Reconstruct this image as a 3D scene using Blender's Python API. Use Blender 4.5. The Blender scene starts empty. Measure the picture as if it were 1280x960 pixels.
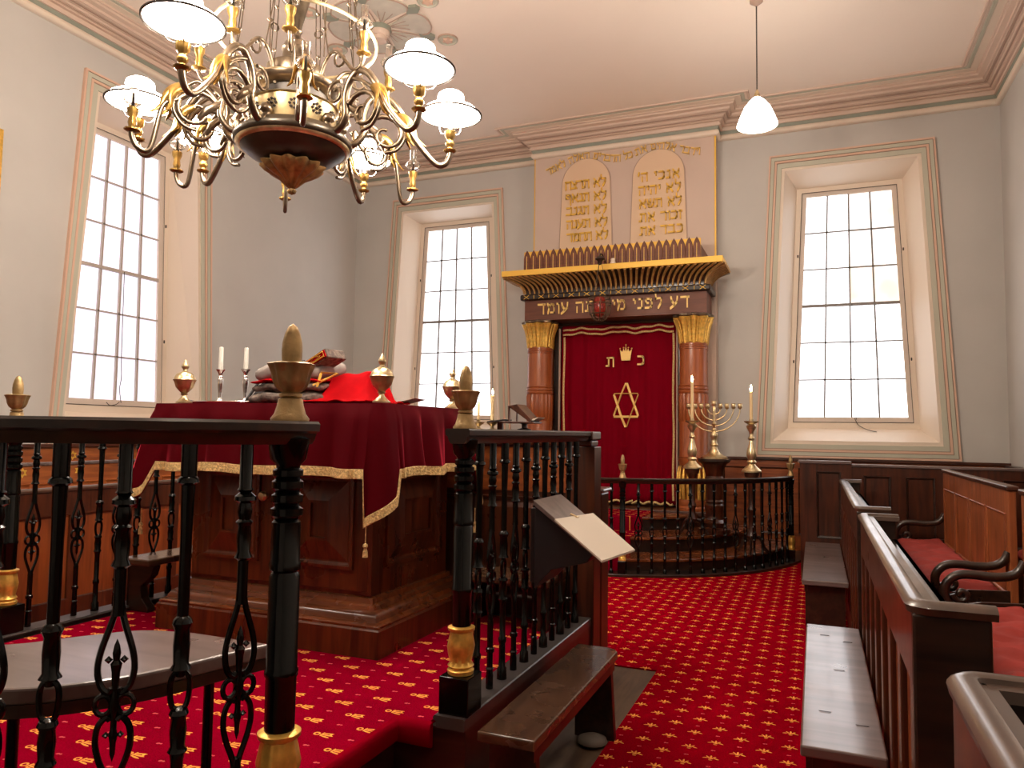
import bpy, bmesh, math, random
from mathutils import Vector, Matrix
random.seed(7)
PI = math.pi
col = bpy.context.scene.collection
sc = bpy.context.scene

# ------------------------------------------------------------------ helpers
class MB:
    """collects geometry in world coordinates; build() links it as one mesh object"""
    def __init__(s): s.v = []; s.f = []
    def add(s, vs, fs):
        n = len(s.v); s.v += [tuple(p) for p in vs]; s.f += [tuple(i + n for i in f) for f in fs]
        return s
    def box(s, x0, x1, y0, y1, z0, z1):
        return s.add([(x0,y0,z0),(x1,y0,z0),(x1,y1,z0),(x0,y1,z0),(x0,y0,z1),(x1,y0,z1),(x1,y1,z1),(x0,y1,z1)],
                     [(3,2,1,0),(4,5,6,7),(0,1,5,4),(1,2,6,5),(2,3,7,6),(3,0,4,7)])
    def prism(s, poly, axis, a0, a1):
        def P(p, a):
            if axis == 'z': return (p[0], p[1], a)
            if axis == 'y': return (p[0], a, p[1])
            return (a, p[0], p[1])
        n = len(poly)
        vs = [P(p, a0) for p in poly] + [P(p, a1) for p in poly]
        fs = [tuple(range(n))[::-1], tuple(range(n, 2*n))] + [(i, (i+1) % n, n+(i+1) % n, n+i) for i in range(n)]
        return s.add(vs, fs)
    def lathe(s, prof, cx=0, cy=0, cz=0, seg=20, lobes=0, amp=0.0, lob=None):
        vs = []; fs = []
        for k, (r, z) in enumerate(prof):
            a = amp if (lob is None or k in lob) else 0
            for i in range(seg):
                t = 2*PI*i/seg
                rr = r*(1 + a*math.cos(lobes*t)) if lobes else r
                vs.append((cx + rr*math.cos(t), cy + rr*math.sin(t), cz + z))
        m = len(prof)
        for k in range(m-1):
            for i in range(seg):
                j = (i+1) % seg
                fs.append((k*seg+i, k*seg+j, (k+1)*seg+j, (k+1)*seg+i))
        if prof[0][0] > 1e-5: fs.append(tuple(range(seg))[::-1])
        if prof[-1][0] > 1e-5: fs.append(tuple((m-1)*seg + i for i in range(seg)))
        return s.add(vs, fs)
    def tube(s, pts, r, seg=8, closed=False, flat=None):
        P = [Vector(p) for p in pts]; n = len(P)
        R = r if isinstance(r, (list, tuple)) else [r]*n
        vs = []; fs = []; up = None
        for i in range(n):
            a = P[(i-1) % n] if (closed or i > 0) else P[i]
            b = P[(i+1) % n] if (closed or i < n-1) else P[i]
            t = (b-a)
            if t.length < 1e-9: t = Vector((0,0,1))
            t.normalize()
            if up is None:
                up = Vector((0,0,1)) if abs(t.z) < .9 else Vector((1,0,0))
            u = up - t*up.dot(t)
            if u.length < 1e-6: u = t.orthogonal()
            u.normalize(); w = t.cross(u); up = u
            for k in range(seg):
                q = 2*PI*k/seg
                vs.append(P[i] + R[i]*(math.cos(q)*u + math.sin(q)*w*(flat or 1)))
        m = n if closed else n-1
        for i in range(m):
            for k in range(seg):
                j = (k+1) % seg; i2 = (i+1) % n
                fs.append((i*seg+k, i*seg+j, i2*seg+j, i2*seg+k))
        if not closed:
            fs.append(tuple(range(seg))[::-1]); fs.append(tuple((n-1)*seg+k for k in range(seg)))
        return s.add(vs, fs)
    def sweep(s, prof, path, closed=False):
        """prof: closed list of (u, z), u to the right of travel; path: (x, y)"""
        n = len(path); m = len(prof); vs = []; fs = []
        for i in range(n):
            p = Vector(path[i])
            if closed or 0 < i < n-1:
                d0 = (p - Vector(path[(i-1) % n])).normalized(); d1 = (Vector(path[(i+1) % n]) - p).normalized()
            elif i == 0: d0 = d1 = (Vector(path[1]) - p).normalized()
            else: d0 = d1 = (p - Vector(path[i-1])).normalized()
            n0 = Vector((d0.y, -d0.x)); n1 = Vector((d1.y, -d1.x))
            nn = (n0 + n1); nn = nn / max(.3, (1 + n0.dot(n1)))
            for (u, z) in prof: vs.append((p.x + nn.x*u, p.y + nn.y*u, z))
        for i in range(n if closed else n-1):
            j = (i+1) % n
            for k in range(m):
                l = (k+1) % m
                fs.append((i*m+k, i*m+l, j*m+l, j*m+k))
        if not closed:
            fs.append(tuple(range(m))[::-1]); fs.append(tuple((n-1)*m+k for k in range(m)))
        return s.add(vs, fs)
    def build(s, name, mat=None, parent=None, smooth=None, bev=0, local=False, loc=None, seg=2):
        me = bpy.data.meshes.new(name)
        off = Vector((0,0,0))
        if not local:
            if loc is not None: off = Vector(loc)
            elif parent is not None: off = worldloc(parent)
        me.from_pydata([(x-off.x, y-off.y, z-off.z) for x, y, z in s.v], [], s.f)
        b = bmesh.new(); b.from_mesh(me); bmesh.ops.recalc_face_normals(b, faces=b.faces); b.to_mesh(me); b.free()
        if smooth:
            me.polygons.foreach_set('use_smooth', [True]*len(me.polygons))
            me.set_sharp_from_angle(angle=math.radians(smooth))
        if mat: me.materials.append(mat)
        o = bpy.data.objects.new(name, me); col.objects.link(o)
        if parent is not None: o.parent = parent
        elif loc is not None: o.location = loc
        if bev:
            md = o.modifiers.new('bevel', 'BEVEL'); md.width = bev; md.segments = seg; md.limit_method = 'ANGLE'; md.angle_limit = math.radians(40)
        return o

def worldloc(o):
    v = Vector(o.location)
    while o.parent is not None:
        o = o.parent; v = v + Vector(o.location)
    return v

def tag(o, label=None, cat=None, group=None, kind=None):
    if label: o['label'] = label
    if cat: o['category'] = cat
    if group: o['group'] = group
    if kind: o['kind'] = kind
    return o

def thing(name, label, cat, loc=(0,0,0), rz=0, group=None, kind=None):
    o = bpy.data.objects.new(name, None); col.objects.link(o)
    o.location = loc; o.rotation_euler = (0, 0, rz)
    return tag(o, label, cat, group, kind)

def dup(root, loc, rz=0, label=None, group=None):
    r = root.copy(); col.objects.link(r); r.location = loc; r.rotation_euler = (0, 0, rz)
    if label: r['label'] = label
    if group: r['group'] = group
    for ch in list(root.children):
        c = ch.copy(); col.objects.link(c); c.parent = r
        for g in list(ch.children):
            d = g.copy(); col.objects.link(d); d.parent = c
    return r

def partcopy(src, parent, loc, rz=0):
    """copy of a part (and its sub-parts) under a parent, placed at a world position"""
    c = src.copy(); col.objects.link(c); c.parent = parent
    c.location = Vector(loc) - worldloc(parent); c.rotation_euler = (0, 0, rz)
    for g in list(src.children):
        d = g.copy(); col.objects.link(d); d.parent = c
    return c

def catmull(pts, n=8, closed=False):
    P = [Vector(p) for p in pts]; out = []; m = len(P)
    for i in range(m if closed else m-1):
        if closed: a, b, c, d = P[(i-1) % m], P[i], P[(i+1) % m], P[(i+2) % m]
        else: a = P[max(i-1,0)]; b = P[i]; c = P[i+1]; d = P[min(i+2,m-1)]
        for k in range(n):
            t = k/n
            out.append(.5*((2*b)+(c-a)*t+(2*a-5*b+4*c-d)*t*t+(3*b-3*c+d-a)*t**3))
    if not closed: out.append(P[-1])
    return out

# ------------------------------------------------------------------ materials
def newmat(name):
    m = bpy.data.materials.new(name); m.use_nodes = True
    nt = m.node_tree; bs = nt.nodes['Principled BSDF']
    return m, nt, bs
def setc(bs, c, rough=.5, metal=0, coat=0, spec=None):
    bs.inputs['Base Color'].default_value = (*c, 1); bs.inputs['Roughness'].default_value = rough
    bs.inputs['Metallic'].default_value = metal; bs.inputs['Coat Weight'].default_value = coat
    bs.inputs['Coat Roughness'].default_value = .12
    if spec is not None: bs.inputs['Specular IOR Level'].default_value = spec
def N(nt, t, **kw):
    n = nt.nodes.new(t)
    for k, v in kw.items(): setattr(n, k, v)
    return n
def L(nt, a, b): nt.links.new(a, b)
def ramp(nt, stops):
    r = N(nt, 'ShaderNodeValToRGB'); e = r.color_ramp.elements
    while len(e) > 1: e.remove(e[-1])
    e[0].position = stops[0][0]; e[0].color = (*stops[0][1], 1)
    for p, c in stops[1:]:
        q = e.new(p); q.color = (*c, 1)
    return r
def plain(name, c, rough=.5, metal=0, coat=0, noise=0, nscale=6, bump=0, bscale=40, spec=None):
    m, nt, bs = newmat(name); setc(bs, c, rough, metal, coat, spec)
    if noise or bump:
        tc = N(nt, 'ShaderNodeTexCoord')
    if noise:
        no = N(nt, 'ShaderNodeTexNoise'); no.inputs['Scale'].default_value = nscale; no.inputs['Detail'].default_value = 5
        L(nt, tc.outputs['Object'], no.inputs['Vector'])
        r = ramp(nt, [(.3, tuple(x*(1-noise) for x in c)), (.7, tuple(min(1, x*(1+noise)) for x in c))])
        L(nt, no.outputs['Fac'], r.inputs['Fac']); L(nt, r.outputs['Color'], bs.inputs['Base Color'])
    if bump:
        nb = N(nt, 'ShaderNodeTexNoise'); nb.inputs['Scale'].default_value = bscale; nb.inputs['Detail'].default_value = 3
        L(nt, tc.outputs['Object'], nb.inputs['Vector'])
        bp = N(nt, 'ShaderNodeBump'); bp.inputs['Strength'].default_value = bump; bp.inputs['Distance'].default_value = .01
        L(nt, nb.outputs['Fac'], bp.inputs['Height']); L(nt, bp.outputs['Normal'], bs.inputs['Normal'])
    return m
def wood(name, dark, light, axis='z', rough=.3, coat=.3, scale=1.0, rv=.12):
    m, nt, bs = newmat(name); setc(bs, light, rough, 0, coat)
    tc = N(nt, 'ShaderNodeTexCoord'); mp = N(nt, 'ShaderNodeMapping')
    s = {'x': (1.2, 14, 14), 'y': (14, 1.2, 14), 'z': (14, 14, 1.2)}[axis]
    mp.inputs['Scale'].default_value = tuple(q*scale for q in s)
    L(nt, tc.outputs['Object'], mp.inputs['Vector'])
    no = N(nt, 'ShaderNodeTexNoise'); no.inputs['Scale'].default_value = 1.6; no.inputs['Detail'].default_value = 8; no.inputs['Distortion'].default_value = .9
    L(nt, mp.outputs['Vector'], no.inputs['Vector'])
    r = ramp(nt, [(.32, dark), (.52, tuple((a+b)/2 for a, b in zip(dark, light))), (.72, light)])
    L(nt, no.outputs['Fac'], r.inputs['Fac']); L(nt, r.outputs['Color'], bs.inputs['Base Color'])
    n2 = N(nt, 'ShaderNodeTexNoise'); n2.inputs['Scale'].default_value = 5; n2.inputs['Detail'].default_value = 4
    L(nt, tc.outputs['Object'], n2.inputs['Vector'])
    mr = N(nt, 'ShaderNodeMapRange'); mr.inputs['To Min'].default_value = max(.05, rough-rv); mr.inputs['To Max'].default_value = rough+rv
    L(nt, n2.outputs['Fac'], mr.inputs['Value']); L(nt, mr.outputs['Result'], bs.inputs['Roughness'])
    return m
def emit(name, c, s):
    m, nt, bs = newmat(name)
    setc(bs, c, .3); bs.inputs['Emission Color'].default_value = (*c, 1); bs.inputs['Emission Strength'].default_value = s
    return m
def carpet(name, px, py, sx, sy, size, base, kind='fleur'):
    """crimson pile with a staggered grid of golden sprigs and small dots"""
    m, nt, bs = newmat(name); setc(bs, base, 1.0, spec=.0)
    tc = N(nt, 'ShaderNodeTexCoord'); se = N(nt, 'ShaderNodeSeparateXYZ'); L(nt, tc.outputs['Object'], se.inputs[0])
    def M(op, a, b=None, c=None):
        n = N(nt, 'ShaderNodeMath', operation=op)
        for i, q in enumerate((a, b, c)):
            if q is None: continue
            if isinstance(q, (int, float)): n.inputs[i].default_value = q
            else: L(nt, q, n.inputs[i])
        return n.outputs[0]
    X, Y = se.outputs[0], se.outputs[1]
    def cell(ox, oy):
        fx = M('SUBTRACT', M('FRACT', M('MULTIPLY', M('ADD', X, ox), 1/sx)), .5)
        fy = M('SUBTRACT', M('FRACT', M('MULTIPLY', M('ADD', Y, oy), 1/sy)), .5)
        return M('MULTIPLY', fx, sx), M('MULTIPLY', fy, sy)
    def blob(fx, fy, cx, cy, rx, ry, rot=0):
        dx = M('SUBTRACT', fx, cx); dy = M('SUBTRACT', fy, cy)
        if rot:
            c, s_ = math.cos(rot), math.sin(rot)
            dx, dy = M('ADD', M('MULTIPLY', dx, c), M('MULTIPLY', dy, s_)), M('SUBTRACT', M('MULTIPLY', dy, c), M('MULTIPLY', dx, s_))
        q = M('ADD', M('POWER', M('ABSOLUTE', M('DIVIDE', dx, rx)), 2), M('POWER', M('ABSOLUTE', M('DIVIDE', dy, ry)), 2))
        return M('LESS_THAN', q, 1.0)
    def sprig(fx, fy):
        k = size
        a = None
        fleur = [(0,0,.30,.16,0), (-.62,.05,.34,.10,.35), (.62,.05,.34,.10,-.35), (0,.42,.12,.42,0), (.36,.38,.10,.30,-.7), (-.36,.38,.10,.30,.7), (0,-.42,.22,.10,0)]
        scroll = [(-.60,.0,.30,.30,0), (.30,.30,.50,.10,.22), (.34,0,.58,.10,0), (.34,-.30,.46,.10,-.18), (-.12,.05,.10,.36,0), (.62,.18,.10,.24,.3)]
        for (cx, cy, rx, ry, rt) in (scroll if kind == 'scroll' else fleur):
            b = blob(fx, fy, cx*k, cy*k, rx*k, ry*k, rt)
            a = b if a is None else M('MAXIMUM', a, b)
        if kind == 'scroll': a = M('SUBTRACT', a, blob(fx, fy, -.60*k, 0, .15*k, .15*k))
        return a
    g = None; d = None
    for (ox, oy) in ((px, py), (px+sx/2, py+sy/2)):
        fx, fy = cell(ox, oy); b = sprig(fx, fy); g = b if g is None else M('MAXIMUM', g, b)
    for (ox, oy) in ((px+sx/2, py), (px, py+sy/2)):
        fx, fy = cell(ox, oy)
        b = M('MAXIMUM', blob(fx, fy, -.10*size, 0, .16*size, .13*size, .4), blob(fx, fy, .16*size, .04*size, .12*size, .10*size))
        d = b if d is None else M('MAXIMUM', d, b)
    no = N(nt, 'ShaderNodeTexNoise'); no.inputs['Scale'].default_value = 220; no.inputs['Detail'].default_value = 2
    L(nt, tc.outputs['Object'], no.inputs['Vector'])
    n2 = N(nt, 'ShaderNodeTexNoise'); n2.inputs['Scale'].default_value = 3; n2.inputs['Detail'].default_value = 3
    L(nt, tc.outputs['Object'], n2.inputs['Vector'])
    sm = M('MULTIPLY', M('ADD', M('MULTIPLY', no.outputs['Fac'], .9), M('MULTIPLY', n2.outputs['Fac'], .4)), 1.0)
    rb = ramp(nt, [(.3, tuple(x*.6 for x in base)), (.85, tuple(x*1.25 for x in base))]); L(nt, sm, rb.inputs['Fac'])
    m1 = N(nt, 'ShaderNodeMixRGB'); L(nt, d, m1.inputs['Fac']); L(nt, rb.outputs['Color'], m1.inputs[1]); m1.inputs[2].default_value = (.62, .10, .10, 1)
    m2 = N(nt, 'ShaderNodeMixRGB'); L(nt, g, m2.inputs['Fac']); L(nt, m1.outputs[0], m2.inputs[1]); m2.inputs[2].default_value = (.86, .34, .07, 1)
    L(nt, m2.outputs[0], bs.inputs['Base Color'])
    bp = N(nt, 'ShaderNodeBump'); bp.inputs['Strength'].default_value = .5; bp.inputs['Distance'].default_value = .004
    L(nt, no.outputs['Fac'], bp.inputs['Height']); L(nt, bp.outputs['Normal'], bs.inputs['Normal'])
    return m

M_ = {}
M_['wall'] = plain('wall_paint', (.555,.535,.505), .75, noise=.04, nscale=1.5)
M_['breast'] = plain('breast_paint', (.62,.48,.40), .7, noise=.03, nscale=2)
M_['tablet'] = plain('tablet_paint', (.74,.53,.36), .6)
M_['ceiling'] = plain('ceiling_paint', (.93,.81,.70), .8, noise=.015, nscale=1)
M_['cream'] = plain('cream_paint', (.80,.68,.56), .5)
M_['pinkline'] = plain('pink_paint', (.72,.48,.36), .55)
M_['mould'] = plain('moulding_paint', (.70,.54,.44), .5)
M_['mould2'] = plain('moulding_dark_paint', (.46,.32,.25), .5)
M_['green'] = plain('green_paint', (.28,.30,.24), .55)
M_['green2'] = plain('pale_green_paint', (.54,.53,.43), .55)
M_['sash'] = plain('sash_paint', (.50,.44,.40), .45)
M_['pane_cool'] = emit('frosted_pane_cool', (.78,.77,.90), .80)
M_['line'] = plain('dark_line_paint', (.06,.045,.035), .6)
M_['softline'] = plain('soft_line_paint', (.30,.22,.17), .6)
M_['muntin'] = plain('glazing_bar_paint', (.26,.24,.23), .5)
M_['sashlight'] = plain('sash_frame_paint', (.72,.62,.54), .45)
M_['wood'] = wood('mahogany', (.022,.005,.0018), (.085,.020,.006), 'z', .32, .12)
M_['woodx'] = wood('mahogany_x', (.022,.005,.0018), (.085,.020,.006), 'x', .32, .12)
M_['woody'] = wood('mahogany_y', (.022,.005,.0018), (.085,.020,.006), 'y', .32, .12)
M_['pewz'] = wood('pew_mahogany', (.15,.034,.008), (.36,.092,.022), 'z', .45, .0)
M_['desk'] = wood('desk_mahogany', (.045,.008,.002), (.15,.032,.008), 'z', .30, .12)
M_['deskx'] = wood('desk_mahogany_x', (.09,.022,.006), (.24,.065,.018), 'x', .26, .25)
M_['orange'] = wood('warm_mahogany', (.14,.030,.007), (.32,.082,.018), 'x', .34, .12)
M_['orangey'] = wood('warm_mahogany_y', (.20,.048,.012), (.42,.12,.028), 'y', .36, .08)
M_['orangez'] = wood('warm_mahogany_z', (.10,.020,.005), (.24,.055,.012), 'z', .34, .12)
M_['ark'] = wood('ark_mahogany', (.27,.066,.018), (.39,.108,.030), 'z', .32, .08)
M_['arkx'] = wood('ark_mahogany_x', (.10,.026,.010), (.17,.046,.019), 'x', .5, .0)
M_['dark'] = wood('dark_oak', (.008,.004,.0025), (.034,.013,.007), 'x', .33, .15)
M_['darky'] = wood('dark_oak_y', (.008,.004,.0025), (.040,.016,.009), 'y', .32, .2)
M_['worn'] = wood('worn_bench_top', (.030,.013,.007), (.13,.062,.032), 'y', .27, .3, .35)
M_['benchtop'] = wood('polished_bench_top', (.085,.056,.052), (.18,.13,.12), 'x', .31, .5, .5)  # base lightened to grey for the window sheen on seats and top rails
M_['ledge'] = wood('ledge_wood', (.035,.018,.011), (.085,.045,.03), 'y', .36, .45, .5)
M_['boards'] = wood('bare_floorboards', (.05,.027,.014), (.13,.075,.042), 'y', .55, 0, .8)
M_['iron'] = plain('black_iron', (.0022,.0026,.0022), .17, .0, .0, spec=.30)
M_['kerb'] = plain('worn_dark_kerb', (.045,.037,.035), .34, 0, .25, noise=.3, nscale=12)
M_['gold'] = plain('gilding', (.82,.48,.10), .36, .6, noise=.28, nscale=30, bump=.1, bscale=50)
M_['goldp'] = plain('gold_paint', (.86,.52,.08), .4, .15)
M_['goldflat'] = plain('gold_lettering', (.90,.60,.18), .42, .1)
M_['chgold'] = plain('polished_gilt', (.34,.20,.055), .3, .85, noise=.35, nscale=30)
M_['bowl'] = plain('smoky_bronze', (.045,.032,.020), .36, .5, noise=.4, nscale=8)
M_['leafgilt'] = plain('brown_gilt', (.30,.17,.06), .4, .7, noise=.4, nscale=30)
M_['brass'] = plain('aged_brass', (.66,.52,.30), .3, .9, noise=.25, nscale=25)
M_['bronze'] = plain('dark_bronze', (.17,.125,.085), .30, .92, noise=.35, nscale=14)
M_['rib'] = plain('dull_gilt_ribs', (.46,.25,.075), .5, .25, noise=.2, nscale=20)
M_['petal'] = plain('grey_green_petal', (.60,.56,.48), .6, noise=.1, nscale=8)
M_['carpetplain'] = plain('plain_crimson_pile', (.22,.0006,.009), 1.0, spec=.0)
M_['bandbrass'] = plain('engraved_brass', (.42,.32,.17), .32, .9, noise=.25, nscale=18)
M_['finial'] = plain('worn_gilt', (.40,.27,.12), .4, .6, noise=.35, nscale=22, bump=.25, bscale=60)
M_['silver'] = plain('silver', (.75,.72,.70), .16, 1)
M_['candle'] = plain('white_wax', (.85,.82,.74), .5)
M_['candley'] = plain('ivory_wax', (.80,.58,.30), .5)
M_['flame'] = emit('flame', (1,.72,.35), 60)
M_['opal'] = emit('opal_glass', (1,.90,.78), 50)
M_['velvet'] = None
M_['trim'] = plain('gold_braid', (.80,.52,.22), .7, .1, noise=.4, nscale=90, bump=.8, bscale=120)
M_['paper'] = plain('paper', (.66,.58,.48), .8)
M_['cushion'] = plain('red_cushion_cloth', (.33,.035,.028), .85, noise=.15, nscale=7, bump=.6, bscale=9)
M_['redcloth'] = plain('scarlet_velvet', (.40,.003,.006), .8, noise=.2, nscale=12, spec=.03)
M_['greyfab'] = plain('grey_brocade', (.16,.12,.10), .8, noise=.7, nscale=45, bump=.4, bscale=60)
M_['greyvel'] = plain('grey_velvet', (.30,.25,.23), .85, noise=.2, nscale=10)
M_['black'] = plain('black_cover', (.015,.012,.014), .45)
M_['rubber'] = plain('grey_stone', (.18,.15,.12), .6)
M_['velvet'], nt, bs = newmat('crimson_velvet')
setc(bs, (.085,.0005,.004), .7, spec=.05); bs.inputs['Sheen Weight'].default_value = .8; bs.inputs['Sheen Tint'].default_value = (.95,.05,.10,1); bs.inputs['Sheen Roughness'].default_value = .22
M_['curtain'], nt, bs = newmat('curtain_velvet')
setc(bs, (.19,.0006,.009), .8, spec=.03); bs.inputs['Sheen Weight'].default_value = .25; bs.inputs['Sheen Tint'].default_value = (.9,.03,.08,1)
def pane_mat(name, c, s, stain):
    m, nt, bs = newmat(name); setc(bs, c, .35)
    tc = N(nt, 'ShaderNodeTexCoord'); no = N(nt, 'ShaderNodeTexNoise'); no.inputs['Scale'].default_value = 1.7; no.inputs['Detail'].default_value = 4
    L(nt, tc.outputs['Object'], no.inputs['Vector'])
    r = ramp(nt, [(.0, c), (.40, c), (.62, stain)]); L(nt, no.outputs['Fac'], r.inputs['Fac'])
    L(nt, r.outputs['Color'], bs.inputs['Emission Color']); bs.inputs['Emission Strength'].default_value = s
    return m
M_['pane'] = pane_mat('frosted_pane', (.93,.95,1), 2.2, (.93,.95,1))
M_['pane_stained'] = pane_mat('stained_pane', (.93,.93,.94), 1.25, (.62,.50,.36))
M_['clearglass'], nt, bs = newmat('clear_glass'); setc(bs, (1,.97,.92), .05); bs.inputs['Transmission Weight'].default_value = 1; bs.inputs['IOR'].default_value = 1.45
M_['redglass'], nt, bs = newmat('ruby_glass'); setc(bs, (.6,.05,.03), .1); bs.inputs['Transmission Weight'].default_value = .6
M_['carpet'] = carpet('floor_carpet', .02, .03, .20, .165, .036, (.25,.0005,.008))
M_['carpet2'] = carpet('bimah_carpet', .01, .055, .21, .176, .040, (.215,.0006,.013), 'scroll')

# ------------------------------------------------------------------ hebrew letters, broad-nib strokes
G = {
 'א': (.80, [[(.05,1),(.75,0)],[(.74,1),(.72,.75),(.46,.46)],[(.08,0),(.10,.36),(.32,.62)]]),
 'ב': (.78, [[(.05,.93),(.62,.93)],[(.62,.93),(.64,.07)],[(0,.07),(.78,.07)]]),
 'ג': (.48, [[(.1,.93),(.36,.93)],[(.36,.93),(.40,.5),(.46,.05)],[(.38,.36),(.04,.05)]]),
 'ד': (.72, [[(0,.93),(.72,.93)],[(.58,.93),(.58,0)]]),
 'ה': (.74, [[(0,.93),(.70,.93)],[(.68,.93),(.68,0)],[(.08,.46),(.08,0)]]),
 'ו': (.22, [[(0,.93),(.2,.93)],[(.2,.93),(.2,0)]]),
 'ז': (.36, [[(0,.95),(.36,.90)],[(.17,.93),(.2,0)]]),
 'ח': (.74, [[(0,.93),(.70,.93)],[(.68,.93),(.68,0)],[(.08,.93),(.08,0)]]),
 'י': (.22, [[(0,.93),(.2,.93)],[(.2,.93),(.17,.58)]]),
 'כ': (.66, [[(.05,.93),(.5,.93)],[(.5,.93),(.64,.75),(.64,.25),(.5,.07)],[(.5,.07),(.03,.07)]]),
 'ל': (.62, [[(.05,1.38),(.07,.93)],[(.07,.93),(.60,.93)],[(.60,.93),(.56,.5),(.30,0)]]),
 'ם': (.74, [[(0,.93),(.66,.93)],[(.66,.93),(.66,.07)],[(.66,.07),(.12,.07)],[(.12,.07),(.12,.93)]]),
 'מ': (.76, [[(0,.97),(.20,.62),(.05,0)],[(.17,.70),(.36,.93),(.58,.90),(.70,.68),(.70,.07)],[(.70,.07),(.36,.07)]]),
 'נ': (.42, [[(.12,.93),(.36,.93)],[(.36,.93),(.38,.07)],[(0,.07),(.38,.07)]]),
 'ע': (.70, [[(.04,.97),(.12,.6),(.36,.28)],[(.64,.97),(.60,.5),(.36,.2),(0,-.1)]]),
 'פ': (.70, [[(.08,.93),(.5,.93)],[(.5,.93),(.66,.75),(.66,.25),(.5,.07)],[(.5,.07),(.03,.07)],[(.1,.93),(.08,.52)],[(.08,.52),(.32,.52)]]),
 'ף': (.68, [[(.05,.93),(.5,.93)],[(.5,.93),(.62,.75),(.62,-.35)],[(.07,.93),(.05,.52)],[(.05,.52),(.3,.52)]]),
 'צ': (.70, [[(.03,.97),(.60,.12)],[(.04,.07),(.66,.07)],[(.64,.97),(.60,.72),(.36,.50)]]),
 'ר': (.64, [[(0,.93),(.5,.93)],[(.5,.93),(.60,.78),(.60,0)]]),
 'ש': (.84, [[(.02,.97),(.10,.4),(.22,.07)],[(.42,.97),(.36,.6),(.16,.36)],[(.80,.97),(.76,.5),(.56,.07)],[(.22,.07),(.56,.07)]]),
 'ת': (.78, [[(.03,.93),(.68,.93)],[(.70,.93),(.70,0)],[(.18,.93),(.18,.1)],[(.18,.06),(-.08,.05)]]),
 '׳': (.14, [[(.12,1.05),(.02,.72)]]),
}
def hull(pts):
    pts = sorted(set(pts))
    def half(ps):
        h = []
        for p in ps:
            while len(h) > 1 and (h[-1][0]-h[-2][0])*(p[1]-h[-2][1])-(h[-1][1]-h[-2][1])*(p[0]-h[-2][0]) <= 0: h.pop()
            h.append(p)
        return h
    a = half(pts); b = half(pts[::-1]); return a[:-1]+b[:-1]
def letter(mb, ch, x, z, h, y0, y1, rot=0, hx=.06, hy=.10):
    w, st = G[ch]; c, s_ = math.cos(rot), math.sin(rot)
    for line in st:
        for (a, b) in zip(line[:-1], line[1:]):
            ps = [(px+dx, pz+dz) for (px, pz) in (a, b) for dx in (-hx, hx) for dz in (-hy, hy)]
            q = [(x + h*(u*c - v*s_), z + h*(u*s_ + v*c)) for u, v in hull(ps)]
            mb.prism(q, 'y', y0, y1)
def text_w(t, gap=.17, sp=.5):
    return sum(sp if ch == ' ' else G[ch][0] + gap for ch in t)
def write_words(name, mat, parent, t, xr, z, h, y0, y1, fit, path=None):
    """right-to-left line, each word a part of its own"""
    k = fit/(text_w(t)*h); x = xr
    for word in t.split(' '):
        wd_ = text_w(word)*h*k
        write_rtl(MB(), word, x, z, h, y0, y1, fit=wd_, path=path).build(name, mat, parent)
        x -= wd_ + .5*h*k
def write_rtl(mb, t, xr, z, h, y0, y1, fit=None, path=None, wide=1.0):
    """right-to-left line starting at the right end xr"""
    W = text_w(t)*h
    k = (fit/W) if fit else 1.0
    x = xr
    for ch in t:
        if ch == ' ': x -= .5*h*k; continue
        w = G[ch][0]*h
        adv = (G[ch][0]+.17)*h*k
        xl = x - (adv + w)/2
        zz, rt = (path(xl + w/2) if path else (z, 0))
        letter(mb, ch, xl, zz, h, y0, y1, rt)
        x -= adv
    return mb
# ------------------------------------------------------------------ the setting
XL, XR, YB, YF, ZC = -6.5, 1.94, -4.0, 9.5, 5.4
CX = -2.31
def S(o, label, cat): return tag(o, label, cat, kind='structure')
S(MB().box(XL-.3, XR+.3, YB-.3, YF+.3, -.1, 0).build('floor', M_['boards']), 'bare brown floorboards under the carpet', 'floor')
S(MB().box(XL-.3, XR+.3, YB-.3, YF+.3, ZC, ZC+.15).build('ceiling', M_['ceiling']), 'smooth cream plaster ceiling above the cornice', 'ceiling')

def wall_holes(name, P, u0, u1, wins, label):
    """P(u, z, d) -> world; wins: (centre, half top, half bottom, z bottom, z top) of the opening"""
    mb = MB(); cuts = [u0]
    ws = sorted(wins)
    for a, b in zip(ws[:-1], ws[1:]): cuts.append((a[0]+b[0])/2)
    cuts.append(u1)
    for (c, ht, hb, zb, zt), a, b in zip(ws, cuts[:-1], cuts[1:]):
        o = [(a,0),(b,0),(b,ZC),(a,ZC)]; i = [(c-hb,zb),(c+hb,zb),(c+ht,zt),(c-ht,zt)]
        vs = [P(u,z,0) for u,z in o] + [P(u,z,0) for u,z in i]
        mb.add(vs, [(k,(k+1)%4,4+(k+1)%4,4+k) for k in range(4)])
    return S(mb.build(name, M_['wall']), label, 'wall')
Pf = lambda u, z, d: (u, YF+d, z)
Pl = lambda u, z, d: (XL-d, u, z)
Pr = lambda u, z, d: (XR+d, u, z)
WF = [(.404, .755, .915, 1.26, 4.625), (-4.955, .755, .915, 1.26, 4.625)]
WL = [(5.68, .66, .865, 1.26, 4.64)]
wall_holes('wall_front', Pf, XL, XR, WF, 'grey-beige end wall behind the ark with two tall windows')
wall_holes('wall_left', Pl, YB, YF, WL, 'grey-beige side wall on the left with a tall window')
wall_holes('wall_right', Pr, YB, YF, WL, 'grey-beige side wall on the right above the pews')
S(MB().box(XL, XR, YB-.2, YB, 0, ZC).build('wall_rear', M_['wall']), 'plain wall behind the viewer', 'wall')

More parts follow.
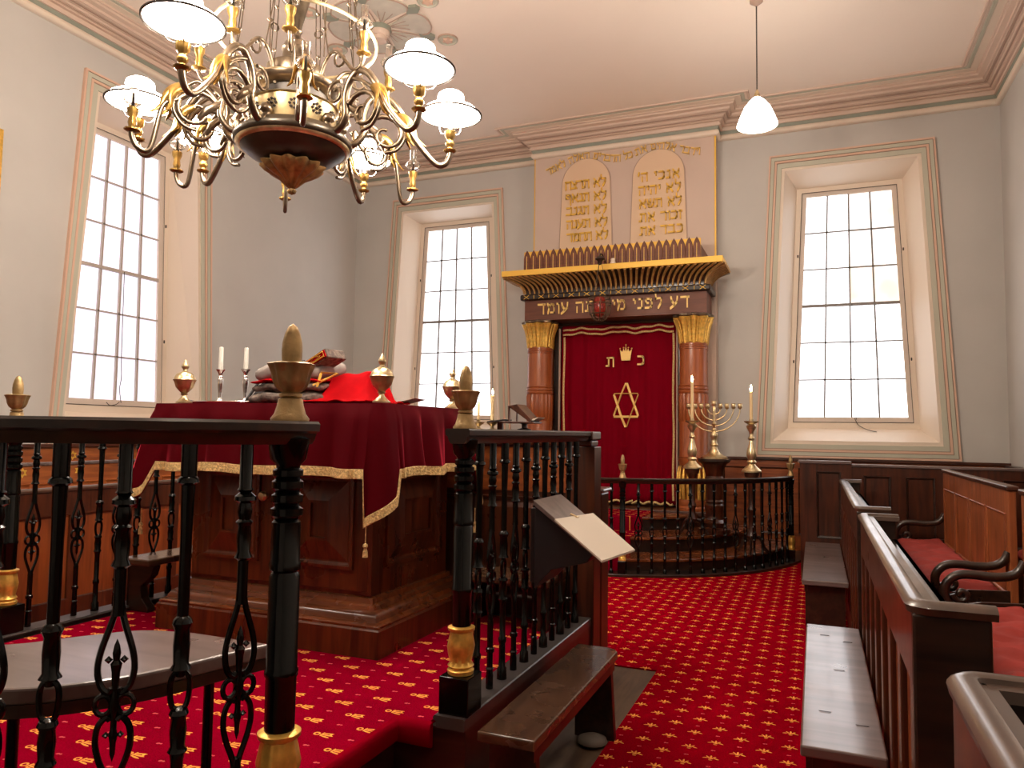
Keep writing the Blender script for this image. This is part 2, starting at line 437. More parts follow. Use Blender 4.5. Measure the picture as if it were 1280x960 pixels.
def window(n, P, c, out, op, gl, zg, mat_pane, label, cord=True):
    """out/op/gl = (half width top, half width bottom, z bottom, z top)"""
    root = thing(f'window_{n}', label, 'window', P(c, out[2], 0), kind='structure')
    def quad(w): ht, hb, zb, zt = w; return [(c-hb,zb),(c+hb,zb),(c+ht,zt),(c-ht,zt)]
    def lerpq(a, b, t): return [((1-t)*p[0]+t*q[0], (1-t)*p[1]+t*q[1]) for p, q in zip(a, b)]
    def ring(mb, a, da, b, db):
        vs = [P(u,z,da) for u,z in a] + [P(u,z,db) for u,z in b]
        mb.add(vs, [(k,(k+1)%4,4+(k+1)%4,4+k) for k in range(4)]); return mb
    def band(a, b, d, mat, name):
        mb = MB(); ring(mb, a, -d, b, -d); ring(mb, a, 0, a, -d); ring(mb, b, -d, b, 0)
        return mb.build(name, mat, root)
    qo, qi = quad(out), quad(op)
    T = [0, .13, .17, .42, .46, .62, .66, 1.0]
    names = [('outer_stripe','pinkline',.035),('shadow_line','softline',.02),('architrave','green2',.03),('shadow_line','softline',.018),('inner_stripe','pinkline',.026),('shadow_line','softline',.012),('inner_architrave','green2',.016)]
    for (t0, t1), (nm, mt, d) in zip(zip(T[:-1], T[1:]), names): band(lerpq(qo,qi,t0), lerpq(qo,qi,t1), d, M_[mt], nm)
    g = quad(gl)
    def grow(q, w): return [(q[0][0]-w,q[0][1]-w*1.2),(q[1][0]+w,q[1][1]-w*1.2),(q[2][0]+w,q[2][1]+w),(q[3][0]-w,q[3][1]+w)]
    s1 = grow(g, .052); s2 = grow(g, .115)
    mb = MB(); ring(mb, grow(qi,-.0), 0, grow(qi,-.035), 0); ring(mb, grow(qi,-.035), 0, s2, .33); ring(mb, s2, .33, s1, .33)
    mb.build('reveal', M_['cream'], root)
    mb = MB(); ring(mb, s1, .33, s1, .345); ring(mb, s1, .345, g, .345); ring(mb, g, .345, g, .38)
    mb.build('sash_frame', M_['sashlight'], root)
    mb = MB(); ring(mb, grow(s1,.004), .327, grow(s1,-.003), .327); mb.build('sash_gap', M_['line'], root)
    ht, hb, zb, zt = gl
    def U(f, z): h = hb + (ht-hb)*(z-zb)/(zt-zb); return c + (2*f-1)*h
    mb = MB()
    def bar(p, q, w, d0=.345, d1=.375):
        (u0,z0),(u1,z1) = p, q; du, dz = u1-u0, z1-z0; l = math.hypot(du,dz); nu, nz = -dz/l*w/2, du/l*w/2
        pts = [(u0+nu,z0+nz),(u1+nu,z1+nz),(u1-nu,z1-nz),(u0-nu,z0-nz)]
        mb.add([P(u,z,d0) for u,z in pts]+[P(u,z,d1) for u,z in pts], [(0,1,2,3),(7,6,5,4)]+[(k,(k+1)%4,4+(k+1)%4,4+k) for k in range(4)])
    for k in (1,2,3): bar((U(k/4,zb),zb), (U(k/4,zt),zt), .018 if n != 3 else .022)
    for k in range(1,6):
        z = zb + (zt-zb)*k/6
        bar((U(0,z),z), (U(1,z),z), .034 if k == 3 else .015, .335 if k == 3 else .345)
    mb.build('glazing_bars', M_['muntin'] if n != 3 else M_['sash'], root)
    # each pane of glass is its own part
    for r in range(6):
        for q in range(4):
            z0 = zb+(zt-zb)*r/6; z1 = zb+(zt-zb)*(r+1)/6
            pts = [(U(q/4,z0),z0),(U((q+1)/4,z0),z0),(U((q+1)/4,z1),z1),(U(q/4,z1),z1)]
            MB().add([P(u,z,.372) for u,z in pts]+[P(u,z,.378) for u,z in pts], [(0,1,2,3),(7,6,5,4)]+[(k,(k+1)%4,4+(k+1)%4,4+k) for k in range(4)]).build('pane', M_['pane_stained'] if (n == 1 and r >= 3 and q >= 2) else mat_pane, root)
    if cord:
        pts = [P(c+.02, zb+(zt-zb)*.5, .325), P(c+.03, zb+.5, .322), P(c+.045, zb+.25, .325), P(c+.03, zb+.12, .325), P(c+.05, zb-.03, .318)]
        cr = MB().tube(catmull(pts, 6), .0035, 5).build('sash_cord', M_['line'], root)
        k = MB().tube(catmull([P(c+.03, zb-.01, .32), P(c+.06, zb-.08, .315), P(c+.11, zb-.122, .30), P(c+.19, zb-.158, .255), P(c+.26, zb-.172, .235)] if n == 1 else [P(c+.03, zb-.02, .32), P(c-.03, zb-.05, .3), P(c-.1, zb-.06, .3), P(c-.14, zb-.03, .3)], 5), .004, 5).build('cord_end', M_['line'], root)
    for sgn in (-1, 1):
        for zz in (zb+(zt-zb)*.73, zb+(zt-zb)*.25):
            h = hb + (ht-hb)*(zz-zb)/(zt-zb) + .075
            p = P(c+sgn*h, zz, .322); MB().lathe([(0,-.02),(.008,-.015),(.008,.015),(0,.02)], *p, seg=8).build('sash_fastener', M_['line'], root)
    return root
window(1, Pf, .404, (.893,1.082,1.10,4.785), WF[0][1:3]+(1.26,4.625), (.475,.606,1.59,4.335), None, M_['pane'], 'tall tapered sash window right of the ark with a stained upper corner')
window(2, Pf, -4.955, (.893,1.082,1.10,4.80), WF[0][1:3]+(1.26,4.625), (.48,.606,1.59,4.39), None, M_['pane'], 'tall tapered sash window left of the ark, behind the draped desk')
window(3, Pl, 5.68, (.81,.995,1.10,4.80), (.66,.865,1.26,4.64), (.43,.53,1.63,4.37), None, M_['pane_cool'], 'tall sash window with lilac daylight in the left wall')
window(4, Pr, 5.68, (.81,.995,1.10,4.80), (.66,.865,1.26,4.64), (.43,.53,1.63,4.37), None, M_['pane'], 'tall sash window in the right wall above the pews', False)

# chimney-like breast over the ark
BX0, BX1, BY = -3.50, -1.115, 9.29
S(MB().box(BX0, BX1, BY, YF, 0, ZC).build('wall_breast', M_['breast']), 'projecting pinkish wall breast above and behind the ark', 'wall')
S(MB().box(BX1-.012, BX1+.008, BY-.006, BY+.014, 3.3, 5.1).box(BX0-.008, BX0+.004, BY-.006, BY+.014, 3.3, 5.1).build('trim_1', M_['goldp']), 'thin gilded corner strips of the wall breast', 'trim')

# cornice, swept round the room and the breast (clockwise seen from above, u = towards the room)
path = [(XL,YF),(BX0,YF),(BX0,BY),(BX1,BY),(BX1,YF),(XR,YF),(XR,YB),(XL,YB)]
def corn(n, prof, mat, label):
    o = MB().sweep(prof, path, True).build(f'trim_{n}', M_[mat], smooth=50); return S(o, label, 'cornice')
corn(2, [(0,5.065),(.025,5.065),(.045,5.085),(.05,5.11),(.035,5.135),(0,5.14)], 'cream', 'cream bead at the foot of the cornice')
corn(3, [(0,5.14),(.03,5.14),(.045,5.175),(0,5.175)], 'green', 'dark green band of the cornice')
corn(4, [(0,5.175),(.065,5.175),(.07,5.20),(.055,5.205),(.055,5.225),(0,5.225)], 'mould', 'lower step of the cornice')
corn(5, [(0,5.225),(.07,5.225),(.085,5.23),(.085,5.238),(.10,5.243),(.102,5.262),(.115,5.262),(.125,5.278),(.145,5.280),(.148,5.294),(.165,5.296),(.178,5.31),(0,5.31)], 'mould', 'stepped cove of the cornice')
corn(10, [(.098,5.243),(.112,5.243),(.112,5.252),(.098,5.252)], 'mould2', 'lower brown shading line painted along the cornice')  # shade between the cornice steps, painted as thin brown lines
corn(11, [(.150,5.282),(.172,5.282),(.172,5.290),(.150,5.290)], 'mould2', 'upper brown shading line painted along the cornice')
corn(6, [(0,5.31),(.19,5.31),(.195,5.335),(.24,5.345),(.245,5.365),(.26,5.37),(.26,5.4),(0,5.4)], 'mould', 'upper steps of the cornice')
corn(7, [(.26,5.388),(.33,5.388),(.335,5.4),(.26,5.4)], 'cream', 'flat band edging the ceiling')
corn(8, [(.335,5.392),(.36,5.385),(.372,5.392),(.372,5.4),(.335,5.4)], 'green2', 'green line edging the ceiling')
corn(9, [(.40,5.4),(.405,5.38),(.425,5.38),(.43,5.4)], 'mould', 'outer fillet on the ceiling')

# ceiling rosette
rt = thing('ceiling_rosette', 'round plaster rosette with petals and painted medallions on the ceiling', 'ceiling rosette', (-4.0, 6.15, ZC))
rc = (-4.0, 6.15)
mb = MB()
pet = MB()
for k in range(6):
    a = PI/3*k + .2
    out = []
    for t in range(-6, 7):
        q = a + t/6*PI/6*.92; r = .52*(1 - .13*(abs(t)/6)**3) - (.02 if abs(t) > 5 else 0)
        out.append((rc[0]+r*math.cos(q), rc[1]+r*math.sin(q)))
    poly = [(rc[0]+.1*math.cos(a), rc[1]+.1*math.sin(a))] + out
    pet.prism(poly, 'z', ZC-.02, ZC-.001)
    mb.tube([(x, y, ZC-.022) for x, y in out], .008, 5)
    mb.tube([(rc[0]+.12*math.cos(a+PI/6), rc[1]+.12*math.sin(a+PI/6), ZC-.025), (rc[0]+.54*math.cos(a+PI/6), rc[1]+.54*math.sin(a+PI/6), ZC-.025)], .006, 5)
    for w in (-.25, 0, .25):
        mb.tube([(rc[0]+.12*math.cos(a+w*.5), rc[1]+.12*math.sin(a+w*.5), ZC-.024), (rc[0]+.3*math.cos(a+w), rc[1]+.3*math.sin(a+w), ZC-.024)], .004, 4)
pet.build('petal_ring', M_['petal'], rt); mb.build('petal_outline', M_['mould2'], rt)
for k in range(6):
    a = PI/3*k + .2 + PI/6
    MB().add([(rc[0]+r*math.cos(q), rc[1]+r*math.sin(q), ZC-.03) for r, q in ((.40,a),(.5,a-.12),(.56,a-.05),(.56,a+.05),(.5,a+.12))]+[(rc[0]+r*math.cos(q), rc[1]+r*math.sin(q), ZC) for r, q in ((.40,a),(.5,a-.12),(.56,a-.05),(.56,a+.05),(.5,a+.12))], [(0,1,2,3,4)]+[(i,(i+1)%5,5+(i+1)%5,5+i) for i in range(5)]).build('leaf', M_['green'], rt)
    m0 = (rc[0]+.70*math.cos(a), rc[1]+.70*math.sin(a))
    md = MB().lathe([(.085,0),(.095,-.012),(.10,-.022),(.088,-.026),(.08,-.014),(0,-.012)], m0[0], m0[1], ZC, 24).build('medallion', M_['green2'], rt, smooth=40)
    MB().lathe([(.105,0),(.105,-.014),(.096,-.014),(.096,0)], m0[0], m0[1], ZC, 24).build('medallion_rim', M_['mould2'], md)
    MB().lathe([(.05,-.013),(.045,-.03),(.02,-.034),(0,-.036)], m0[0], m0[1], ZC, 12, 6, .2).build('medallion_boss', M_['pinkline'], md)
MB().lathe([(.10,0),(.10,-.10),(.085,-.12),(.075,-.12),(.07,-.16),(0,-.17)], rc[0], rc[1], ZC, 24).build('boss', M_['mould'], rt, smooth=40)
MB().lathe([(.108,-.02),(.112,-.05),(.108,-.07),(.10,-.07)], rc[0], rc[1], ZC, 24).build('boss_ring', M_['green'], rt, smooth=40)

# ------------------------------------------------------------------ wainscot and panels
def frame_panel(mb, P, u0, u1, z0, z1, d=.012, w=.02, field=.05):
    """raised moulding ring with a sunken-looking fielded board; P(u, z, d) -> world, d towards the viewer"""
    def rect(k): return [(u0+k,z0+k),(u1-k,z0+k),(u1-k,z1-k),(u0+k,z1-k)]
    seq = [(0,0),(.003,d),(w*.6,d*.8),(w,.001)]
    if field: seq += [(w+.012,.001),(w+field,d*.9),(w+field+.002,d*.9)]
    rs = [(rect(k), dd) for k, dd in seq]
    for (a, da), (b, db) in zip(rs[:-1], rs[1:]):
        mb.add([P(u,z,da) for u,z in a]+[P(u,z,db) for u,z in b], [(k,(k+1)%4,4+(k+1)%4,4+k) for k in range(4)])
    if field: mb.add([P(u,z,rs[-1][1]) for u,z in rs[-1][0]], [(0,1,2,3)])
# end wall
w = thing('wainscot_front', 'reddish-brown panelled dado along the end wall under the windows', 'wainscot', (CX, YF, 0), kind='structure')
for a, b in ((XL, BX0), (BX1, XR)):
    MB().box(a, b, YF-.04, YF, 0, 1.06).build('panelling', M_['orange'], w)
    MB().box(a, b, YF-.065, YF, 1.06, 1.095).build('dado_rail', M_['woodx'], w, bev=.006)
    pm = MB(); n = 7 if b > 0 else 6
    for k in range(n):
        u0 = a+.06+(b-a-.06)*k/n; u1 = a+(b-a-.06)*(k+1)/n
        frame_panel(pm, lambda u,z,d: (u, YF-.04-d, z), u0, u1, .2, .98, field=0)
    pm.build('panel_moulding', M_['woodx'], w)
w = thing('wainscot_right', 'dark panelled dado along the right wall', 'wainscot', (XR, 3, 0), kind='structure')
MB().box(XR-.04, XR, YB, YF-.04, 0, 1.04).build('panelling', M_['woody'], w); MB().box(XR-.06, XR, YB, YF-.04, 1.04, 1.07).build('dado_rail', M_['woody'], w, bev=.006)
w = thing('wainscot_left', 'orange-brown dado of the left wall stencilled with gold stars', 'wainscot', (XL, 3, 0), kind='structure')
MB().box(XL, XL+.04, YB, YF-.04, 0, 1.15).build('panelling', M_['orangey'], w); MB().box(XL, XL+.07, YB, YF-.04, 1.15, 1.185).build('dado_rail', M_['woody'], w, bev=.006)
def hexagram(mb, P, u, z, r, t=.006, ry=1.0):
    for rot in (0, PI):
        q = [(u + r*math.sin(rot+2*PI*k/3), z + r*ry*math.cos(rot+2*PI*k/3)) for k in range(3)]
        q2 = [(u + (r-3*t)*math.sin(rot+2*PI*k/3), z + (r-3*t)*ry*math.cos(rot+2*PI*k/3)) for k in range(3)]
        mb.add([P(a,b,.004) for a,b in q]+[P(a,b,.004) for a,b in q2], [(k,(k+1)%3,3+(k+1)%3,3+k) for k in range(3)])
for k in range(12):
    mb = MB(); hexagram(mb, lambda u,z,d: (XL+.04+d, u, z), 3.0+k*.53+.34, 1.075, .045, .005); mb.build('stencilled_star', M_['goldp'], w)

# ------------------------------------------------------------------ carpets
cp = MB().prism([(-.853,-1.5),(.7,-1.5),(.7,9.4),(-5.0,9.4),(-5.0,4.33),(-.853,4.33)], 'z', 0, .008).prism([(-5.0,-1.5),(-3.75,-1.5),(-3.75,4.33),(-5.0,4.33)], 'z', 0, .008)
tag(cp.build('carpet', M_['carpet']), 'crimson carpet with small gold sprigs laid on the lower floor', 'carpet')
# ------------------------------------------------------------------ the bimah: platform, carpet, railings
BR, BL = -1.09, -3.53          # outer edges
PZ = .355
def ell(a, b, cy, t): return (CX + a*math.cos(t), cy - b*math.sin(t))
def plan(off=0.0, notch=-1.36):
    r = BR - off; l = BL + off; nr = notch - off; nl = 2*CX - notch + off
    p = [(r, 3.86-off), (r, 2.30+off), (nr, 2.30+off), (nr, 1.44-off)]
    p += [(r, 1.44-off)] + [ell(1.225-off, .625-off, 1.40, t*PI/32) for t in range(1, 32)] + [(l, 1.44-off)]
    p += [(nl, 1.44-off), (nl, 2.30+off), (l, 2.30+off), (l, 3.86-off)]
    return p
pf = thing('raised_platform', 'raised dark wooden platform with bowed end in the middle of the room', 'platform', (CX, 2.3, 0))
MB().prism(plan(), 'z', 0, PZ).build('body', M_['dark'], pf)
ST = MB()
for sx in (1, -1):
    x0, x1 = sorted((CX+sx*(.951), CX+sx*1.24))
    ST = MB().box(x0, x1, 1.44, 2.30, 0, .175)
    o = ST.build('step', M_['carpet2'], pf, bev=.012)
ck = plan(.13)
for i, p in enumerate(ck):
    if abs(abs(p[0]-CX) - (.95-.13)) < 1e-3: ck[i] = (CX + math.copysign(.958, p[0]-CX), p[1] + (.13 if p[1] < 1.9 and False else 0))
ck = [(x, (2.298 if 2.2 < y < 2.5 else 1.442 if 1.2 < y < 1.5 and abs(x-CX) > .9 and abs(x-CX) < 1.12 else y)) for x, y in ck]
tag(MB().prism(ck, 'z', PZ, PZ+.014).build('carpet', M_['carpet2'], bev=.012, seg=3), 'crimson carpet with large gold sprigs covering the raised platform', 'carpet')

wr = thing('carpet_edge', 'rolled crimson carpet edge hanging over the step opening of the platform', 'carpet edge', (-1.36, 1.87, PZ))
for sx in (1, -1):
    x = CX+sx*.955
    pr = [(0,PZ+.014),(.012,PZ+.013),(.022,PZ+.004),(.026,PZ-.012),(.024,PZ-.055),(.010,PZ-.07),(0,PZ-.07)]
    pa = [(CX+sx*1.10, 2.298), (x, 2.298), (x, 1.442), (CX+sx*1.10, 1.442)]
    MB().sweep([((-u if sx > 0 else u), z) for u, z in pr], pa).build('rolled_edge', M_['carpetplain'], wr, smooth=50)
# turned and scrolled iron balusters, modelled once round the origin (z as in the room)
def iron_plain(zt, zb):
    k = (zt-zb)/.885; Z = lambda z: zb + (z-.395)*k
    mb = MB()
    mb.lathe([(.016,Z(1.28)),(.016,Z(1.215)),(.021,Z(1.21)),(.022,Z(1.203)),(.014,Z(1.198)),(.0115,Z(1.10)),(.0115,Z(.945)),(.017,Z(.94)),(.02,Z(.932)),(.017,Z(.925)),(.0145,Z(.92)),(.0165,Z(.89)),(.015,Z(.855)),(.021,Z(.845)),(.009,Z(.84)),(.008,Z(.83))], seg=12)
    for sx in (-1, 1):
        mb.tube(catmull([(0,0,Z(.845)),(sx*.015,0,Z(.83)),(sx*.018,0,Z(.805)),(sx*.013,0,Z(.775)),(0,0,Z(.765))], 5), .0058, 7)
    mb.lathe([(.008,Z(.772)),(.016,Z(.768)),(.019,Z(.76)),(.014,Z(.752)),(.0165,Z(.73)),(.014,Z(.70)),(.019,Z(.69)),(.014,Z(.683)),(.012,Z(.67)),(.012,Z(.55)),(.016,Z(.545)),(.016,Z(.532)),(.0125,Z(.525)),(.0135,Z(.44)),(.018,Z(.435)),(.02,Z(.395))], seg=12)
    return mb
def iron_ornate(zt, zb):
    k = (zt-zb)/.885; Z = lambda z: zb + (z-.395)*k
    mb = MB()
    mb.lathe([(.0135,Z(1.28)),(.0135,Z(1.19)),(.017,Z(1.185)),(.012,Z(1.18)),(.022,Z(1.172)),(.023,Z(1.164)),(.013,Z(1.158)),(.0155,Z(1.14)),(.0125,Z(1.125)),(.018,Z(1.12)),(.013,Z(1.112)),(.0155,Z(1.09)),(.013,Z(1.06)),(.019,Z(1.048)),(.011,Z(1.042)),(.011,Z(.985)),(.0125,Z(.955))], seg=12)
    for sx in (-1, 1):
        mb.tube(catmull([(sx*.003,0,Z(.975)),(sx*.012,0,Z(.94)),(sx*.028,0,Z(.89)),(sx*.033,0,Z(.855)),(sx*.026,0,Z(.825)),(sx*.012,0,Z(.812)),(sx*.006,0,Z(.82))], 5), .0065, 7)
        c = [(sx*(.020+.015*math.cos(q)), 0, Z(.79)+.019*math.sin(q)) for q in [2*PI*i/14 for i in range(14)]]
        mb.tube(c, .0055, 7, closed=True)
        mb.tube(catmull([(sx*.006,0,Z(.762)),(sx*.014,0,Z(.768)),(sx*.028,0,Z(.75)),(sx*.031,0,Z(.72)),(sx*.024,0,Z(.69)),(sx*.010,0,Z(.655)),(sx*.003,0,Z(.63))], 5), .0062, 7)
        mb.lathe([(0,-.008),(.008,0),(0,.008)], sx*.014, 0, Z(.873), 8)
        mb.lathe([(0,-.007),(.007,0),(0,.007)], sx*.013, 0, Z(.735), 8)
    mb.lathe([(0,Z(.912)),(.005,Z(.90)),(.008,Z(.885)),(.006,Z(.872)),(.011,Z(.865)),(.008,Z(.85)),(.006,Z(.81)),(.011,Z(.79)),(.006,Z(.77)),(.006,Z(.745)),(.009,Z(.735)),(.006,Z(.72)),(.005,Z(.70)),(0,Z(.685))], seg=10)
    mb.lathe([(.009,Z(.65)),(.012,Z(.63)),(.0115,Z(.62)),(.0115,Z(.54)),(.016,Z(.536)),(.016,Z(.524)),(.0115,Z(.52)),(.0115,Z(.47)),(.016,Z(.465)),(.012,Z(.458)),(.014,Z(.44)),(.014,Z(.395))], seg=12)
    return mb
RAILP = lambda z, w=.047: [(-w,z-.006),(-w+.005,z),(w-.005,z),(w,z-.006),(w-.001,z-.022),(w-.010,z-.028),(w-.014,z-.042),(w-.022,z-.052),(-w+.022,z-.052),(-w+.014,z-.042),(-w+.010,z-.028),(-w+.001,z-.022)]
def newel(parent, x, y, zb, zr, scale=1.0, square=.055, finial_tip=None, vase=True):
    s = scale; K = (zr-zb)/.965
    nw = MB().lathe([(.024*s,zb+.28*K),(.033*s,zb+.283*K),(.034*s,zb+.40*K),(.037*s,zb+.405*K),(.037*s,zb+.415*K),(.034*s,zb+.42*K),(.034*s,zb+.62*K),(.030*s,zb+.63*K),(.035*s,zb+.635*K),(.035*s,zb+.65*K),(.033*s,zb+.655*K),(.032*s,zb+.74*K),(.027*s,zb+.745*K),
        (.036*s,zb+.755*K),(.036*s,zb+.77*K),(.027*s,zb+.775*K),(.035*s,zb+.785*K),(.035*s,zb+.80*K),(.027*s,zb+.805*K),(.035*s,zb+.815*K),(.035*s,zb+.83*K),(.027*s,zb+.835*K),(.034*s,zb+.842*K),(.034*s,zb+.855*K),(.026*s,zb+.86*K),(.027*s,zr-.10),(.04*s,zr-.085),(.047*s,zr-.04),(.03*s,zr-.03)], x, y, 0, 16).build('newel_post', M_['iron'], parent, smooth=35)
    MB().box(x-square*s, x+square*s, y-square*s, y+square*s, zb, zb+.125*K).build('newel_block', M_['iron'], nw, bev=.003)
    MB().lathe([(.03*s,zb+.125*K),(.044*s,zb+.127*K),(.046*s,zb+.14*K),(.038*s,zb+.147*K),(.045*s,zb+.155*K),(.036*s,zb+.168*K),(.044*s,zb+.20*K),(.047*s,zb+.22*K),(.041*s,zb+.25*K),(.037*s,zb+.268*K),(.046*s,zb+.274*K),(.047*s,zb+.283*K),(.036*s,zb+.288*K)], x, y, 0, 40, 10, .035, range(5, 10)).build('gilt_vase', M_['gold'], nw, smooth=50)
    t = zr
    MB().lathe([(r*s, t+h*.925) for r, h in [(.042,0),(.043,.006),(.035,.018),(.029,.04),(.027,.054),(.020,.057),(.026,.061),(.026,.067),(.020,.070),(.024,.074),(.033,.084),(.039,.10),(.042,.118),(.047,.132),(.051,.141),(.040,.145),(.021,.143),(.0225,.155),(.0235,.175),(.022,.195),(.017,.218),(.010,.234),(0,.242)]], x, y, 0, 48, 8, .075, range(9, 16)).build('finial', M_['finial'], nw, smooth=55)
    return nw
def railing(name, label, cat, runs, zb, zr, bal, newels, kerb=None, protos=None, loc=(0,0,0), capw=.047, group=None, railmat='dark'):
    root = thing(name, label, cat, loc, group=group)
    for path in runs: MB().sweep(RAILP(zr, capw), path).build('handrail', M_[railmat], root, smooth=35)
    if kerb:
        for path in kerb: MB().sweep([(-.05,zb-.04),(-.05,zb-.004),(-.046,zb),(.062,zb),(.068,zb-.008),(.064,zb-.016),(.055,zb-.018),(.055,zb-.04)], path).build('kerb', M_['kerb'], root, smooth=35)
    pr = {}
    for i, (x, y, kind, rz) in enumerate(bal):
        if kind not in pr:
            o = (iron_plain if kind == 'p' else iron_ornate)(zr-.05, zb).build('baluster', M_['iron'], root, smooth=40, local=True)
            o.location = Vector((x, y, 0)) - Vector(loc); o.rotation_euler = (0,0,rz); pr[kind] = o
        else: partcopy(pr[kind], root, (x, y, 0), rz)
    for nw in newels: newel(root, *nw)
    return root
KZ = .395; RZ = 1.36
def curve_sign(p): return p
# right-hand rail: newel at the steps to the far panel
rx = -1.14
ys = [2.49 + .1185*k for k in range(11)]
railing('balustrade', 'black iron balustrade on the right of the platform, carrying the sloped book rest', 'balustrade',
        [[(rx, 3.80), (rx, 2.30)]], KZ, RZ, [(rx, y, 'po'[i % 2], PI/2) for i, y in enumerate(ys)], [(rx, 2.36, KZ, RZ)], [[(rx, 3.80), (rx, 2.29)]], loc=(rx, 3, KZ), protos=True)
lx = 2*CX - rx
railing('balustrade', 'black iron balustrade on the far left of the platform, before the starred panelling', 'balustrade',
        [[(lx, 2.30), (lx, 3.80)]], KZ, RZ, [(lx, y-.02, 'op'[i % 2], PI/2) for i, y in enumerate(ys)], [(lx, 2.36, KZ, RZ)], [[(lx, 2.29), (lx, 3.80)]], loc=(lx, 3, KZ), protos=True)
# bowed near rail
bow = [ell(1.20, .57, 1.38, PI*t/48) for t in range(0, 49)]
def arc_points(path, step, start):
    out = []; acc = 0; need = start
    for a, b in zip(path[:-1], path[1:]):
        l = math.dist(a, b)
        while acc + l >= need:
            t = (need-acc)/l; out.append((a[0]+(b[0]-a[0])*t, a[1]+(b[1]-a[1])*t, math.atan2(b[1]-a[1], b[0]-a[0]))); need += step
        acc += l
    return out, acc
bp, total = arc_points(bow, .1165, .112)
bp = [b for b in bp if math.dist(b[:2], bow[-1]) > .07]
railing('balustrade', 'curved black iron balustrade closest to the viewer, with a worn gilt finial', 'balustrade',
        [[(bow[0][0], bow[0][1]+.05)] + bow[0:] + [(bow[-1][0], bow[-1][1]+.05)]], KZ, 1.368, [(x, y, 'op'[i % 2], a) for i, (x, y, a) in enumerate(bp)],
        [(bow[0][0], bow[0][1], KZ, 1.368), (bow[-1][0], bow[-1][1], KZ, 1.368)], [bow], loc=(CX, .85, KZ), protos=True)
# curved seat inside the bow
outer = catmull([(-1.30,1.57),(-1.34,1.45),(-1.385,1.30),(-1.46,1.17),(-1.58,1.07),(-1.8,.985),(-2.05,.945),(-2.31,.93)], 5)
inner = catmull([(-1.55,1.57),(-1.70,1.53),(-1.795,1.418),(-1.88,1.30),(-2.0,1.25),(-2.31,1.215)], 5)
mir = lambda ps: [Vector((2*CX-p[0], p[1])) for p in ps[::-1]][1:]
poly = [tuple(p) for p in outer + mir(outer)] + [tuple(p) for p in (inner + mir(inner))[::-1]]
bs_ = thing('curved_bench', 'curved bench with a grey polished seat inside the bowed railing', 'bench', (CX, 1.2, PZ+.014))
MB().prism(poly, 'z', .765, .80).build('seat', M_['benchtop'], bs_, bev=.006)
MB().prism([tuple(p) for p in outer + mir(outer)] + [(p[0], p[1]+.025) for p in (outer + mir(outer))[::-1]], 'z', .738, .765).build('apron', M_['dark'], bs_)
for (x, y) in ((-1.43,1.5),(-1.72,1.2),(-2.31,1.08),(2*CX+1.72,1.2),(2*CX+1.43,1.5)):
    MB().lathe([(.022,PZ+.014),(.022,PZ+.03),(.013,PZ+.045),(.013,.72),(.022,.735),(.022,.765)], x, y, 0, 12).build('leg', M_['iron'], bs_, smooth=40)
# far panel of the platform
fp = thing('panelled_screen', 'tall dark panelled screen closing the far side of the platform', 'screen', (CX, 3.9, 0))
MB().box(BL+.01, BR, 3.83, 3.90, 0, 1.28).build('board', M_['wood'], fp)
MB().box(-1.235, BR+.012, 3.80, 3.93, 0, 1.28).build('corner_stile', M_['wood'], fp, bev=.004)
MB().box(BL-.005, BR+.005, 3.785, 3.95, 1.315, RZ).build('shelf', M_['woodx'], fp, bev=.006)
MB().box(BL+.005, BR-.005, 3.80, 3.935, 1.28, 1.315).build('shelf_moulding', M_['woodx'], fp, bev=.01)
pm = MB()
for k in range(4): frame_panel(pm, lambda u,z,d: (u, 3.83-d, z), -3.4+k*.54, -3.4+k*.54+.48, .45, 1.0, field=.04)
pm.build('panel_moulding', M_['wood'], fp)
MB().box(BL+.05, -1.24, 3.822, 3.83, 1.03, 1.27).build('frieze_board', M_['orange'], fp)
pt = thing('short_post', 'short dark post with a pale rounded cap behind the panelled screen', 'post', (-1.22, 4.12, 0))
MB().box(-1.26, -1.105, 4.05, 4.2, 0, 1.02).build('shaft', M_['wood'], pt, bev=.01); MB().box(-1.275, -1.09, 4.03, 4.22, 1.02, 1.045).build('cap', M_['benchtop'], pt, bev=.012)
# low seats against rails and screen
bn = thing('low_bench', 'low bench along the inside of the far-left rail with scrolled end', 'bench', (-3.35, 3.3, PZ+.014))
MB().box(-3.46, -3.25, 2.95, 3.75, .615, .65).build('seat', M_['worn'], bn, bev=.008)
MB().prism([(-3.44,.615),(-3.25,.615),(-3.27,.56),(-3.34,.50),(-3.33,.44),(-3.28,.39),(-3.28,.369),(-3.44,.369)], 'y', 2.98, 3.03).build('end_bracket', M_['dark'], bn, bev=.004)
MB().prism([(-3.44,.615),(-3.25,.615),(-3.27,.56),(-3.34,.50),(-3.33,.44),(-3.28,.39),(-3.28,.369),(-3.44,.369)], 'y', 3.68, 3.73).build('end_bracket', M_['dark'], bn, bev=.004)
bn = thing('low_bench', 'low dark bench in front of the panelled screen, behind the iron rail', 'bench', (-1.5, 3.68, PZ+.014))
MB().box(-1.72, -1.22, 3.50, 3.79, .585, .62).build('seat', M_['worn'], bn, bev=.006)
for x in (-1.70, -1.29): MB().box(x, x+.05, 3.53, 3.77, .369, .585).build('end_bracket', M_['dark'], bn)

